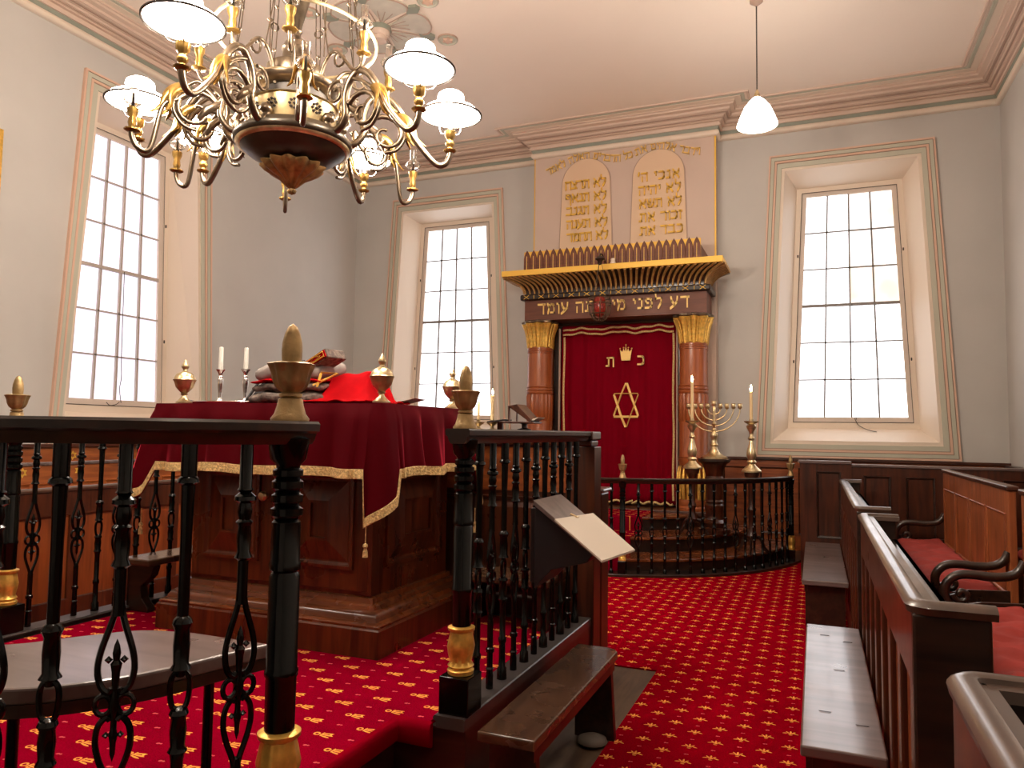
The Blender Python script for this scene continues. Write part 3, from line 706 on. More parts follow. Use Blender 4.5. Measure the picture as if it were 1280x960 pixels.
# ------------------------------------------------------------------ desk with velvet cloth
dk = thing('reading_desk', 'massive mahogany reading desk with panelled doors on the carpeted platform', 'desk', (-2.37, 3.2, PZ+.014))
Z0 = PZ+.014
def base_block(x0, x1, y0, y1):
    def pr(u, z): return (u, z)
    path = [(x0,y0),(x0,y1),(x1,y1),(x1,y0)]
    # clockwise seen from above means u points inwards; use negative u for outwards
    return path
pth = [(-2.91,2.90),(-2.91,3.62),(-1.85,3.62),(-1.85,2.90)]   # carcass outline
MB().box(-2.91, -1.85, 2.90, 3.62, Z0, 1.40).build('carcass', M_['desk'], dk, bev=.003)
MB().sweep([(0,Z0),(.108,Z0),(.108,.485),(.10,.492),(0,.492)], [p for p in pth[::-1]], True).build('plinth', M_['desk'], dk)
MB().sweep([(0,.492),(.098,.492),(.10,.502),(.09,.51),(.075,.515),(.07,.53),(.06,.545),(.04,.555),(.035,.57),(.02,.578),(.015,.60),(0,.605)], pth[::-1], True).build('plinth_moulding', M_['deskx'], dk, smooth=40)
MB().box(-3.06, -1.77, 2.80, 3.68, 1.41, 1.452).build('top', M_['desk'], dk, bev=.01)
def cushion_panel(mb, P, u0, u1, z0, z1):
    def rect(k): return [(u0+k,z0+k),(u1-k,z0+k),(u1-k,z1-k),(u0+k,z1-k)]
    seq = [(0,0),(.0,.014),(.014,.016),(.022,.006),(.028,.003),(.036,.003),(.125,.030),(.137,.030),(.137,.018)]
    rs = [(rect(k), d) for k, d in seq]
    for (a, da), (b, db) in zip(rs[:-1], rs[1:]):
        mb.add([P(u,z,da) for u,z in a]+[P(u,z,db) for u,z in b], [(k,(k+1)%4,4+(k+1)%4,4+k) for k in range(4)])
    mb.add([P(u,z,rs[-1][1]) for u,z in rs[-1][0]], [(0,1,2,3)])
for i, (a, b) in enumerate(((-2.895, -2.40), (-2.375, -1.865))):
    dr = MB().box(a, b, 2.885, 2.90, .625, 1.385).build('door', M_['desk'], dk, bev=.003)
    mb = MB(); cushion_panel(mb, lambda u,z,d: (u, 2.885-d, z), a+.075, b-.075, .72, 1.15); mb.build('raised_panel', M_['desk'], dr)
    mb = MB(); frame_panel(mb, lambda u,z,d: (u, 2.885-d, z), a+.075, b-.075, 1.19, 1.345, field=.03); mb.build('upper_panel', M_['deskx'], dr)
    if i == 0: MB().lathe([(0,0),(.012,.0),(.012,.012),(.022,.022),(.024,.034),(.016,.044),(0,.046)], 0, 0, 0, 16).build('knob', M_['brass'], dr, smooth=40, local=True); kb = dr.children[-1]
for ch in [c for c in bpy.data.objects if c.name.startswith('knob')]:
    ch.rotation_euler = (PI/2, 0, 0); ch.location = Vector((-2.44, 2.885, 1.03)) - worldloc(ch.parent)
mb = MB(); cushion_panel(mb, lambda u,z,d: (-1.85+d, u, z), 3.0, 3.52, .72, 1.15); mb.build('side_panel', M_['desk'], dk)
mb = MB(); frame_panel(mb, lambda u,z,d: (-1.85+d, u, z), 3.0, 3.52, 1.19, 1.345, field=.03); mb.build('side_panel', M_['desk'], dk)
MB().box(-1.90, -1.845, 2.887, 2.95, .61, 1.40).build('corner_stile', M_['desk'], dk, bev=.003)

# the cloth: top sheet, hanging skirt with folds and long corners
cl = thing('velvet_cloth', 'crimson velvet cloth with gold braid draped over the reading desk', 'tablecloth', (-2.41, 3.2, 1.46))
TX0, TX1, TY0, TY1, TZ = -3.08, -1.75, 2.78, 3.70, 1.468
def rect_path(x0, x1, y0, y1, r, n):
    pts = []; cs = [(x1-r,y0+r,-PI/2),(x1-r,y1-r,0),(x0+r,y1-r,PI/2),(x0+r,y0+r,PI)]
    segs = []
    for i, (cx_, cy_, a) in enumerate(cs):
        for k in range(7):
            q = a + PI/2*k/6; segs.append((cx_+r*math.cos(q), cy_+r*math.sin(q), math.cos(q), math.sin(q), 1 if True else 0, i, k))
        nx = cs[(i+1) % 4]; q = a+PI/2
        p0 = (cx_+r*math.cos(q), cy_+r*math.sin(q)); p1 = (nx[0]+r*math.cos(q), nx[1]+r*math.sin(q))
        m = n
        for k in range(1, m):
            t = k/m; segs.append((p0[0]+(p1[0]-p0[0])*t, p0[1]+(p1[1]-p0[1])*t, math.cos(q), math.sin(q), 0, i, 0))
    return segs
rp = rect_path(TX0, TX1, TY0, TY1, .03, 120)
PERx = [0.0]
for p, q in zip(rp, rp[1:] + rp[:1]): PERx.append(PERx[-1] + math.hypot(p[0]-q[0], p[1]-q[1]))
PTOT = PERx[-1]; CI = [next(i for i, p in enumerate(rp) if p[4] == 1 and p[5] == c and p[6] == 3) for c in range(4)]
def sdist(i, c):
    d = PERx[i] - PERx[CI[c]]
    d = (d + PTOT/2) % PTOT - PTOT/2
    return -d if c in (0, 2) and False else d
corners = [(TX1,TY0),(TX1,TY1),(TX0,TY1),(TX0,TY0)]
def skirt(band=None):
    vs = []; fs = []; rows = 14; nn = len(rp)
    for j in range(rows+1):
        f = j/rows
        for i, (x, y, nx, ny, *_r) in enumerate(rp):
            ds = [sdist(i, c) for c in range(4)]; sd = min(ds, key=abs); dc = abs(sd)
            ext = 0
            if -.032 < sd < .075: ext = .225*(1-(sd+.032)/.107)**.9*min(1, (sd+.032)/.006)
            drop = .325 + .004*math.sin(i*.13) + ext
            if band is not None:
                f2 = 1 - band*(1-f)/drop if True else f
                f_ = f2
            else: f_ = f
            h = drop*f_
            s_ = i*.37
            fold = (abs(math.sin(s_*.30+.9*math.sin(s_*.09)))*1.3-.5 + .5*math.sin(s_*.83+1.3)*math.sin(s_*.11))*.024*f_**.8
            flare = .012 + .028*f_ + .035*max(0, 1-dc/.10)*f_
            if abs(nx) > .5 and x < -2.4: flare += .05*f_
            o = flare + fold*(1.5 if dc > .1 else .3) + (.0045 if band is not None else 0)
            zr = TZ - h if f_ > .04 else TZ - h
            vs.append((x+nx*o*min(1, f_*6), y+ny*o*min(1, f_*6), zr))
    for j in range(rows):
        for i in range(nn):
            k = (i+1) % nn; fs.append((j*nn+i, j*nn+k, (j+1)*nn+k, (j+1)*nn+i))
    return vs, fs, nn
vs, fs, nn = skirt()
mb = MB().add(vs, fs); mb.f.append(tuple(range(nn)))
o = mb.build('cloth', M_['velvet'], cl, smooth=60); md = o.modifiers.new('thick', 'SOLIDIFY'); md.thickness = .004; md.offset = 0
vs, fs, nn = skirt(.042)
o = MB().add(vs, fs).build('gold_braid', M_['trim'], cl, smooth=60); md = o.modifiers.new('thick', 'SOLIDIFY'); md.thickness = .004; md.offset = 1
for cx_, cy_ in corners:
    sx = 1 if cx_ > -2.4 else -1; sy = 1 if cy_ > 3 else -1
    x = {(1,-1): TX1-.030, (1,1): TX1+.045, (-1,1): TX0+.03, (-1,-1): TX0-.085}[(sx,sy)]; y = {(1,-1): TY0-.048, (1,1): TY1-.03, (-1,1): TY1+.05, (-1,-1): TY0+.03}[(sx,sy)]
    MB().tube([(x,y,.94),(x,y,.87)], .003, 5).lathe([(0,.872),(.009,.865),(.011,.855),(.006,.848),(.010,.835),(.012,.81),(0,.808)], x, y, 0, 10).build('tassel', M_['trim'], cl, smooth=40)
# ------------------------------------------------------------------ wall inscription and tablets
ti = thing('wall_inscription', 'wavy line of small gold Hebrew letters above the two tablets', 'inscription', (CX, BY, 5.0))
ap = [(-1.20,4.90),(-1.346,4.905),(-1.544,4.965),(-1.70,5.02),(-1.847,5.035),(-2.0,5.01),(-2.105,4.975),(-2.283,4.945),(-2.422,4.955),(-2.6,5.0),(-2.747,5.03),(-2.9,5.01),(-3.024,4.97),(-3.15,4.92),(-3.305,4.865),(-3.5,4.82)]
ac = catmull([(x, z, 0) for x, z in ap], 12)
def arc_at(x):
    for p, q in zip(ac[:-1], ac[1:]):
        if q.x <= x <= p.x:
            t = (p.x-x)/max(1e-6, p.x-q.x); return (p.y+(q.y-p.y)*t - .045, math.atan2(p.y-q.y, p.x-q.x))
    return (4.9, 0)
write_words('lettering', M_['goldflat'], ti, 'וידבר אלהים את כל הדברים האלה לאמר', -1.30, 0, .082, BY-.024, BY+.002, 2.02, arc_at)
def tablet(cx, name_lines, xr, fit, label):
    t = thing('tablet', label, 'tablet', (cx, BY, 3.8), group='round-topped tablets above the ark')
    def pol(k):
        top = [(cx+(.338-k)*math.cos(q), 4.655+(.335-k)*math.sin(q)) for q in [PI*i/24 for i in range(25)]]
        return [(cx+.375-k, 3.6), *top, (cx-.375+k, 3.6)]
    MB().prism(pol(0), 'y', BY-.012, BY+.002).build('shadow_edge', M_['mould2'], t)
    MB().prism(pol(.012), 'y', BY-.022, BY-.008).build('slab', M_['tablet'], t, bev=.003)
    for i, s in enumerate(name_lines):
        write_words('lettering', M_['goldp'], t, s, xr + i*.008, 4.585-i*.176, .104, BY-.048, BY-.02, fit)
tablet(-1.82, ['אנכי ה׳', 'לא יהיה', 'לא תשא', 'זכור את', 'כבד את'], -1.535, .55, 'right-hand round-topped tablet of gold Hebrew lettering above the ark')
tablet(-2.777, ['לא תרצח', 'לא תנאף', 'לא תגנב', 'לא תענה', 'לא תחמד'], -2.50, .56, 'left-hand round-topped tablet of gold Hebrew lettering above the ark')

# ------------------------------------------------------------------ the ark
ak = thing('ark', 'mahogany and gilt ark with lotus columns and Hebrew frieze against the wall breast', 'ark', (CX, 9.0, .45))
AX0, AX1 = CX-1.145, CX+1.145
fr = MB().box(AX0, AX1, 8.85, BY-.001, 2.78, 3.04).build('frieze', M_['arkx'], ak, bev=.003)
write_words('lettering', M_['goldflat'], fr, 'דע לפני מי אתה עומד', CX+.955, 2.865, .125, 8.838, 8.852, 1.93)
tr = MB().box(AX0-.05, AX1+.05, 8.80, BY-.001, 3.04, 3.115).build('ribbon_band', M_['dark'], ak, bev=.02, seg=3)
mb = MB()
for k in range(12):
    x = AX0 + .04 + k*(AX1-AX0-.08)/11
    for s_ in (-1, 1): mb.tube([(x-.035, 8.797, 3.078-.024*s_), (x+.035, 8.797, 3.078+.024*s_)], .004, 5)
    if k < 11: mb.tube([(x+.104, 8.797, 3.055), (x+.104, 8.797, 3.10)], .004, 5)
mb.build('gilt_crossings', M_['goldp'], tr)
cv = catmull([(8.84,3.115),(8.83,3.17),(8.79,3.23),(8.70,3.285),(8.60,3.315)], 5)
cav = [(p.x, p.y) for p in cv]
co = MB()
# cavetto swept round front and sides
prof = [(-(8.84-y), z) for y, z in cav] + [(.15, 3.315), (.15, 3.115)]
co.sweep(prof, [(AX0+.02, BY-.001), (AX0+.02, 8.84), (AX1-.02, 8.84), (AX1-.02, BY-.001)][::-1])
co.build('cavetto', M_['dark'], ak, smooth=40)
mb = MB(); n = 37
for k in range(n):
    f = k/(n-1); pts = []
    for y, z in cav[1:]:
        g = (8.84-y)
        x = (AX0+.02-g*.95) + f*(AX1-AX0-.04+2*g*.95)
        pts.append((x, y-.012, z))
    mb.tube(pts, [.011+.008*i/len(pts) for i in range(len(pts))], 6)
for sx, X in ((-1, AX0+.02), (1, AX1-.02)):
    for k in range(7):
        pts = [(X+sx*((8.84-y)+.012), 8.80+k*.075-(8.84-y)*.5, z) for y, z in cav[1:]]
        mb.tube(pts, [.011+.008*i/len(pts) for i in range(len(pts))], 6)
mb.build('gilded_ribs', M_['rib'], ak, smooth=60)
MB().box(CX-1.36, CX+1.36, 8.57, BY-.001, 3.315, 3.385).build('gilt_slab', M_['goldp'], ak, bev=.004)
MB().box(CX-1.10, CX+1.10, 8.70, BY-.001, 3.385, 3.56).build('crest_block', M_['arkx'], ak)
MB().box(CX-1.10, CX+1.10, 8.692, 8.70, 3.385, 3.638).build('crest_backing', M_['goldp'], ak)
lf = None
for k in range(25):
    x = CX-1.10+.044+k*.088
    if lf is None:
        lf = MB().prism([(-.042,0),(.042,0),(.042,.16),(.034,.20),(.020,.235),(0,.268),(-.020,.235),(-.034,.20),(-.042,.16)], 'y', 0, .02).build('crest_leaf', M_['arkx'], ak, local=True, bev=.004)
        MB().tube([(.0,-.004,.005),(0,-.004,.19)], .0045, 5).build('gilt_vein', M_['goldflat'], lf, local=True)
        lf.location = Vector((x, 8.672, 3.385)) - worldloc(ak)
    else: partcopy(lf, ak, (x, 8.672, 3.385))
# columns
def column(x, y, s=1.0):
    c = MB().lathe([(.19*s,.45),(.19*s,.50),(.175*s,.52),(.185*s,.55),(.175*s,.60),(.15*s,.62),(.15*s,.98),(.165*s,1.0),(.165*s,1.03),(.17*s,1.04),(.17*s,1.07),(.162*s,1.08),(.17*s,1.09),(.163*s,1.10),(.163*s,1.50)], x, y, 0, 32)
    for z in (1.93, 1.87):
        pass
    c.lathe([(.163*s,1.84),(.17*s,1.85),(.17*s,1.87),(.162*s,1.88),(.17*s,1.89),(.17*s,1.91),(.162*s,1.92),(.17*s,1.93),(.16*s,1.95),(.158*s,2.36),(.165*s,2.365),(.165*s,2.38),(.156*s,2.385),(.165*s,2.39),(.165*s,2.405),(.156*s,2.41),(.163*s,2.415),(.163*s,2.43),(.15*s,2.44)], x, y, 0, 32)
    o = c.build('column', M_['ark'], ak, smooth=35)
    MB().lathe([(.158*s,1.495),(.158*s,1.51),(.163*s,1.52),(.163*s,1.81),(.155*s,1.835),(.158*s,1.845)], x, y, 0, 80, 20, .045).build('reeded_band', M_['ark'], o, smooth=60)
    MB().lathe([(.15*s,2.43),(.155*s,2.45),(.165*s,2.56),(.185*s,2.66),(.215*s,2.73),(.22*s,2.745)], x, y, 0, 72, 9, .11).build('gilt_capital', M_['gold'], o, smooth=60)
    mm = MB()
    for k in range(27):
        q = 2*PI*k/27; mm.tube([(x+r*s*math.cos(q), y+r*s*math.sin(q), z) for r, z in ((.162,2.45),(.174,2.56),(.194,2.65),(.224,2.725))], .011, 6)
    mm.build('capital_reeds', M_['gold'], o, smooth=60)
    MB().lathe([(.225*s,2.74),(.232*s,2.75),(.232*s,2.765),(.20*s,2.78)], x, y, 0, 72, 9, .07).build('capital_cap', M_['bronze'], o, smooth=60)
    mm = MB()
    for k in range(18):
        q = 2*PI*k/18
        mm.tube([(x+r*s*math.cos(q), y+r*s*math.sin(q), z) for r, z in ((.172,.60),(.182,.75),(.178,.90),(.165,.985))], [.02,.026,.018,.004], 6)
    mm.build('gilt_leaf_base', M_['gold'], o, smooth=60)
for sx in (-1, 1):
    column(CX+sx*.97, 8.97); column(CX+sx*.985, 9.17, .8)
    MB().box(CX+sx*.80-.03, CX+sx*.80+.03, 9.14, BY-.001, .45, 2.78).build('door_jamb', M_['dark'], ak)
    MB().lathe([(.014,.46),(.014,2.70)], CX+sx*.755, 9.12, 0, 10).build('side_rod', M_['mould2'], ak, smooth=40)
MB().tube([(CX-.77,9.10,2.74),(CX+.77,9.10,2.74)], .012, 8).build('curtain_rail', M_['dark'], ak, smooth=40)
MB().box(CX-1.17, CX+1.17, 8.74, BY-.001, .42, .47).build('sill', M_['woodx'], ak, bev=.008)

# curtain
ct = thing('ark_curtain', 'crimson velvet ark curtain with gold crown, letters and star', 'curtain', (CX, 9.15, .5))
cx0, cx1, cz0, cz1 = CX-.74, CX+.74, .50, 2.72
def cy(x, z):
    f = (cz1-z)/(cz1-cz0)
    return 9.17 + (.018*math.sin(x*31+.6*math.sin(x*9)) + .010*math.sin(x*57+1)) * (.35+.65*f) + .006*math.sin(z*5+x*4)
vs = []; fs = []; nx, nz = 150, 24
for j in range(nz+1):
    for i in range(nx+1):
        x = cx0+(cx1-cx0)*i/nx; z = cz1-(cz1-cz0)*j/nz + (.012*math.sin(x*9)+.01*math.sin(x*23) if j == nz else 0)
        vs.append((x, cy(x, z), z))
for j in range(nz):
    for i in range(nx): fs.append((j*(nx+1)+i, j*(nx+1)+i+1, (j+1)*(nx+1)+i+1, (j+1)*(nx+1)+i))
o = MB().add(vs, fs).build('cloth', M_['curtain'], ct, smooth=80); md = o.modifiers.new('t', 'SOLIDIFY'); md.thickness = .006; md.offset = 1
def follow(mb, pts, r, closed=False, off=.016, seg=6): mb.tube([(x, cy(x, z)-off, z) for x, z in pts], r, seg, closed=closed, flat=.5)
# valance with two braids
vs = []; fs = []; nx = 120
for j, z in enumerate((2.735, 2.66, 2.60)):
    for i in range(nx+1):
        x = cx0+.02+(cx1-cx0-.04)*i/nx; vs.append((x, 9.135+.012*math.sin(x*26)+.004*j, z+(.012*math.sin(x*13)+.006*math.sin(x*31) if j else 0)))
for j in range(2):
    for i in range(nx): fs.append((j*(nx+1)+i, j*(nx+1)+i+1, (j+1)*(nx+1)+i+1, (j+1)*(nx+1)+i))
va = MB().add(vs, fs).build('valance', M_['curtain'], ct, smooth=80); md = va.modifiers.new('t', 'SOLIDIFY'); md.thickness = .006
for zz in (2.685, 2.625):
    MB().tube([(x, 9.125+.012*math.sin(x*26), zz+.012*math.sin(x*13)+.006*math.sin(x*31)) for x in [cx0+.03+(cx1-cx0-.06)*i/80 for i in range(81)]], .012, 6, flat=.6).build('gold_braid', M_['trim'], va, smooth=60)
for x in (cx0+.035, cx1-.035):
    mb = MB(); follow(mb, [(x+.004*math.sin(z*6), z) for z in [2.6-2.05*i/40 for i in range(41)]], .013); mb.build('gold_braid', M_['trim'], ct, smooth=60)
mb = MB()
for (a, b, ph) in ((cx0+.05, CX-.18, 0), (CX-.2, CX+.22, 1.6), (CX+.2, CX+.48, 3.0), (CX+.46, cx1-.03, .7)):
    mb.tube([(a+(b-a)*i/14, 9.10-.02*math.sin(ph+i*.5), .50+.03*math.sin(ph+i*.45)**2) for i in range(15)], .013, 6, flat=.7)
mb.build('hem_braid', M_['trim'], ct, smooth=60)
ex = -2.195
for rot in (0, PI):
    q = [(ex+.185*math.sin(rot+2*PI*k/3), 1.71+.29*math.cos(rot+2*PI*k/3)) for k in range(3)]
    mb = MB(); P_ = []
    for k in range(3):
        a, b = q[k], q[(k+1) % 3]
        P_ += [(a[0]+(b[0]-a[0])*t, a[1]+(b[1]-a[1])*t) for t in (0.04,.2,.35,.5,.65,.8,.96)]
    follow(mb, P_, .015, closed=True, off=.022); mb.build('gold_star', M_['goldflat'], ct, smooth=60)
mb = MB().prism([(ex-.055,2.27),(ex+.055,2.27),(ex+.075,2.41),(ex+.045,2.375),(ex+.03,2.42),(ex+.012,2.38),(ex,2.455),(ex-.012,2.38),(ex-.03,2.42),(ex-.045,2.375),(ex-.075,2.41)], 'y', 9.125, 9.145)
for x, z in ((ex-.075,2.42),(ex-.03,2.43),(ex,2.465),(ex+.03,2.43),(ex+.075,2.42)): mb.lathe([(0,-.012),(.012,0),(0,.012)], x, 9.135, z, 8)
mb.build('gold_crown', M_['goldflat'], ct)
mb = MB(); letter(mb, 'כ', -2.045, 2.21, .115, 9.125, 9.145, hx=.07, hy=.09); mb.build('lettering', M_['goldflat'], ct)
mb = MB(); letter(mb, 'ת', -2.435, 2.20, .115, 9.125, 9.145, hx=.07, hy=.09); mb.build('lettering', M_['goldflat'], ct)

# ------------------------------------------------------------------ steps before the ark
AC = (CX, 9.05)
def sector(R, y1=BY): 
    pts = [(AC[0]+R*math.cos(q), AC[1]-R*math.sin(q)) for q in [PI*i/48 for i in range(49)]]
    return [(AC[0]+R, y1)] + pts + [(AC[0]-R, y1)]
stp = thing('ark_steps', 'three curved wooden steps rising to the ark', 'steps', (CX, 8.2, 0))
MB().prism(sector(2.19), 'z', 0, .035).build('kerb_board', M_['dark'], stp, bev=.006)
for R, z0, z1 in ((2.0,0,.15),(1.60,.15,.30),(1.10,.30,.45)):
    MB().prism(sector(R-.02), 'z', z0, z1-.03).build('riser', M_['dark'], stp)
    MB().prism(sector(R), 'z', z1-.03, z1).build('tread', M_['deskx'], stp, bev=.008)
rn = MB()
def sec2(R, w=.55): return [(CX+w, BY-.1)] + [(CX+w-2*w*i/12, AC[1]-math.sqrt(R*R-(w-2*w*i/12)**2)) for i in range(13)] + [(CX-w, BY-.1)]
for R, z0, z1 in ((2.012,.03,.158),(1.612,.15,.308),(1.112,.30,.458)): rn.prism(sec2(R), 'z', z0, z1)
tag(rn.build('stair_carpet', M_['carpet2'], bev=.006), 'crimson carpet strip running up the ark steps', 'carpet')
arc = [(AC[0]+2.13*math.cos(q), AC[1]-2.13*math.sin(q)) for q in [PI*(.083+.834*i/64) for i in range(65)]]
bp, total = arc_points(arc, .127, .127)
nwl = []
tgt = [arc[0], arc[-1]] + [(CX+s_*.60, AC[1]-math.sqrt(2.13**2-.36)) for s_ in (1, -1)]
bp = [b for b in bp if min(math.dist(b[:2], t) for t in tgt) > .055]
railing('ark_balustrade', 'semicircular black balustrade with small gilt finials enclosing the ark steps', 'balustrade', [arc], .035, .93,
        [(x, y, 'pppo'[i % 4] if i % 2 else 'p', a) for i, (x, y, a) in enumerate(bp)], [(x, y, .035, .93, .82, .045) for x, y in tgt], None, loc=(CX, 7, .035), capw=.033)

# ------------------------------------------------------------------ menorah, candle stands
pd = thing('menorah_pedestal', 'dark turned wooden pedestal carrying the brass menorah', 'pedestal', (-1.02, 8.3, .30))
MB().lathe([(.17,.30),(.17,.35),(.12,.37),(.14,.42),(.10,.45),(.085,.50),(.10,.55),(.10,.60),(.085,.62),(.10,.64),(.085,.66),(.09,.85),(.10,.86),(.09,.88),(.10,.89),(.09,.91),(.10,.97),(.13,1.04),(.16,1.06)], -1.02, 8.3, 0, 28).build('shaft', M_['wood'], pd, smooth=35)
MB().lathe([(.16,1.06),(.17,1.07),(.17,1.095),(0,1.095)], -1.02, 8.3, 0, 28).build('top', M_['dark'], pd, smooth=35)
mn = thing('menorah', 'brass nine-branched menorah on the dark pedestal right of the ark', 'menorah', (-1.02, 8.3, 1.097))
mz = 1.097
MB().lathe([(.14,mz),(.14,mz+.02),(.12,mz+.03),(.10,mz+.035),(.07,mz+.06),(.04,mz+.10),(.03,mz+.13),(.045,mz+.15),(.03,mz+.17),(.028,mz+.22),(.04,mz+.24),(.035,mz+.27),(.02,mz+.30),(.03,mz+.31),(.015,mz+.33),(.02,mz+.36),(.03,mz+.375),(.016,mz+.39),(.014,mz+.50),(.018,mz+.54),(.012,mz+.55),(.012,mz+.58)], -1.02, 8.3, 0, 20).build('stem', M_['brass'], mn, smooth=40)
for k in (1,2,3,4):
    for sx in (-1,1):
        r = .068*k; zb_ = mz+.56-.062*k-.02
        pts = [(-1.02+sx*r*math.sin(q), 8.3, mz+.54-(mz+.54-zb_)*math.cos(q)) for q in [PI/2*i/12 for i in range(13)]]
        br = MB().tube(pts, .007, 7).build('branch', M_['brass'], mn, smooth=60)
        MB().lathe([(.008,-.01),(.02,0),(.024,.02),(.022,.045),(.026,.05),(.018,.052)], -1.02+sx*r, 8.3, mz+.545, 12).build('cup', M_['brass'], br, smooth=40)
MB().lathe([(.01,-.01),(.022,0),(.026,.02),(.024,.045),(.028,.05),(.018,.052)], -1.02, 8.3, mz+.575, 12).build('cup', M_['brass'], mn, smooth=40)
def lit_stand(x, y, zfloor, ztop, zpan, zc, label, lab2, lab3):
    g = 'tall lit candles by the ark'
    st = thing('candle_stand', label, 'stand', (x, y, zfloor), group='dark stands for the tall candles')
    MB().lathe([(.035,zfloor+.14),(.055,zfloor+.18),(.035,zfloor+.24),(.03,ztop-.42),(.045,ztop-.38),(.03,ztop-.34),(.04,ztop-.10),(.055,ztop-.06),(.07,ztop-.045),(.075,ztop)], x, y, 0, 18).build('shaft', M_['wood'], st, smooth=35)
    for k in range(3):
        q = 2*PI*k/3+.5
        MB().tube(catmull([(x+r*math.cos(q), y+r*math.sin(q), zfloor+h) for r, h in ((.02,.17),(.09,.15),(.13,.06),(.17,.012))], 5), .018, 8, flat=.7).build('leg', M_['dark'], st, smooth=50)
    cs = thing('brass_candlestick', lab2, 'candlestick', (x, y, ztop), group='brass candlesticks by the ark')
    h = zpan-ztop; Z = lambda f: ztop+h*f
    MB().lathe([(.10,Z(0)),(.10,Z(.03)),(.085,Z(.06)),(.05,Z(.12)),(.035,Z(.16)),(.05,Z(.20)),(.035,Z(.24)),(.05,Z(.32)),(.045,Z(.42)),(.026,Z(.55)),(.02,Z(.62)),(.035,Z(.66)),(.02,Z(.70)),(.022,Z(.78)),(.045,Z(.86)),(.05,Z(.90)),(.03,Z(.94)),(.07,Z(.98)),(.072,Z(1)),(.03,Z(1.0)),(.022,Z(1.0)),(.022,Z(1.04))], x, y, 0, 24).build('stick', M_['brass'], cs, smooth=40)
    cd = thing('candle', lab3, 'candle', (x, y, zpan), group=g)
    MB().lathe([(.017,zpan),(.016,zc),(.008,zc+.004),(0,zc)], x, y, 0, 12).build('wax', M_['candley'], cd, smooth=50)
    MB().tube([(x,y,zc),(x,y,zc+.012)], .0015, 4).build('wick', M_['black'], cd)
    MB().lathe([(0,zc+.004),(.011,zc+.018),(.013,zc+.032),(.007,zc+.058),(0,zc+.08)], x, y, 0, 10).build('flame', M_['flame'], cd, smooth=60)
lit_stand(-1.20, 7.95, .30, 1.0, 1.50, 1.90, 'dark turned stand beneath the candle nearest the ark column', 'brass candlestick nearest the right-hand ark column', 'lit ivory candle glowing before the right-hand ark column')
lit_stand(-.615, 8.05, .15, .975, 1.50, 1.80, 'dark turned stand at the right end of the ark railing', 'brass candlestick right of the menorah', 'lit ivory candle right of the menorah, below the big window')

# hanging lamp in front of the frieze
nt_ = thing('hanging_lamp', 'small openwork brass lamp hanging on chains before the Hebrew frieze', 'lamp', (CX, 8.35, 3.4))
lx_, ly_ = CX-.012, 8.35
MB().tube([(lx_,8.60,3.41),(lx_,8.45,3.47),(lx_,8.37,3.46),(lx_,ly_,3.42)], .010, 6).build('bracket', M_['dark'], nt_)
MB().lathe([(0,3.44),(.05,3.41),(.055,3.39),(.03,3.37),(.02,3.33),(0,3.32)], lx_, ly_, 0, 14).build('canopy', M_['dark'], nt_, smooth=40)
for k in range(3):
    q = 2*PI*k/3+.4
    MB().tube([(lx_+.02*math.cos(q), ly_+.02*math.sin(q), 3.34), (lx_+.12*math.cos(q), ly_+.12*math.sin(q), 2.94)], .003, 5).build('chain', M_['bronze'], nt_)
bw = MB()
for k in range(10):
    q = 2*PI*k/10
    bw.tube(catmull([(lx_+r*math.cos(q), ly_+r*math.sin(q), z) for r, z in ((.12,2.94),(.135,2.86),(.12,2.76),(.07,2.68),(.01,2.65))], 4), .006, 5)
for r, z in ((.125,2.93),(.137,2.86),(.115,2.74)): bw.tube([(lx_+r*math.cos(2*PI*i/24), ly_+r*math.sin(2*PI*i/24), z) for i in range(24)], .007, 5, closed=True)
bw.build('openwork_bowl', M_['bronze'], nt_, smooth=60)
MB().lathe([(0,2.64),(.03,2.66),(.02,2.68)], lx_, ly_, 0, 10).build('drop', M_['bronze'], nt_)
MB().lathe([(0,2.70),(.05,2.73),(.075,2.82),(.065,2.92),(.04,2.95)], lx_, ly_, 0, 16).build('red_glass', M_['redglass'], nt_, smooth=50)
hl = MB().lathe([(.035,0),(.035,.02),(.025,.025),(.03,.05),(.02,.065),(0,.07)], -2.23, 8.60, 3.386, 14)
tag(hl.build('white_light_fitting', M_['cream'], smooth=40), 'tiny white fitting sitting on the gilt ledge of the ark', 'light fitting')
# ------------------------------------------------------------------ urns on the desk corners
TT = 1.474
def urn():
    u = thing('brass_urn', '', 'urn', (0,0,0), group='brass urn ornaments on the desk corners')
    b = MB().lathe([(.040,0),(.040,.006),(.03,.012),(.014,.03),(.012,.04),(.02,.045),(.014,.05),(.026,.062),(.042,.08),(.048,.10),(.052,.112)], 0,0,0, 40, 12, .03, range(6,11)).build('bowl', M_['brass'], u, smooth=50, local=True)
    MB().lathe([(.054,.112),(.056,.118),(.052,.122),(.050,.13),(.040,.147),(.022,.158),(.012,.163),(.010,.17),(.018,.182),(.018,.19),(.010,.205),(.004,.218),(0,.222)], 0,0,0, 24).build('lid', M_['brass'], u, smooth=40, local=True)
    return u
ur = urn(); ur.location = (-2.965, 2.86, TT); ur['label'] = 'brass urn ornament at the left front corner of the velvet-covered desk'
dup(ur, (-1.80, 2.86, TT), 0, 'brass urn ornament on the velvet, right of the scarlet cover')
dup(ur, (-1.83, 3.62, TT), 0, 'brass urn ornament against the window, just left of the second gilt finial')

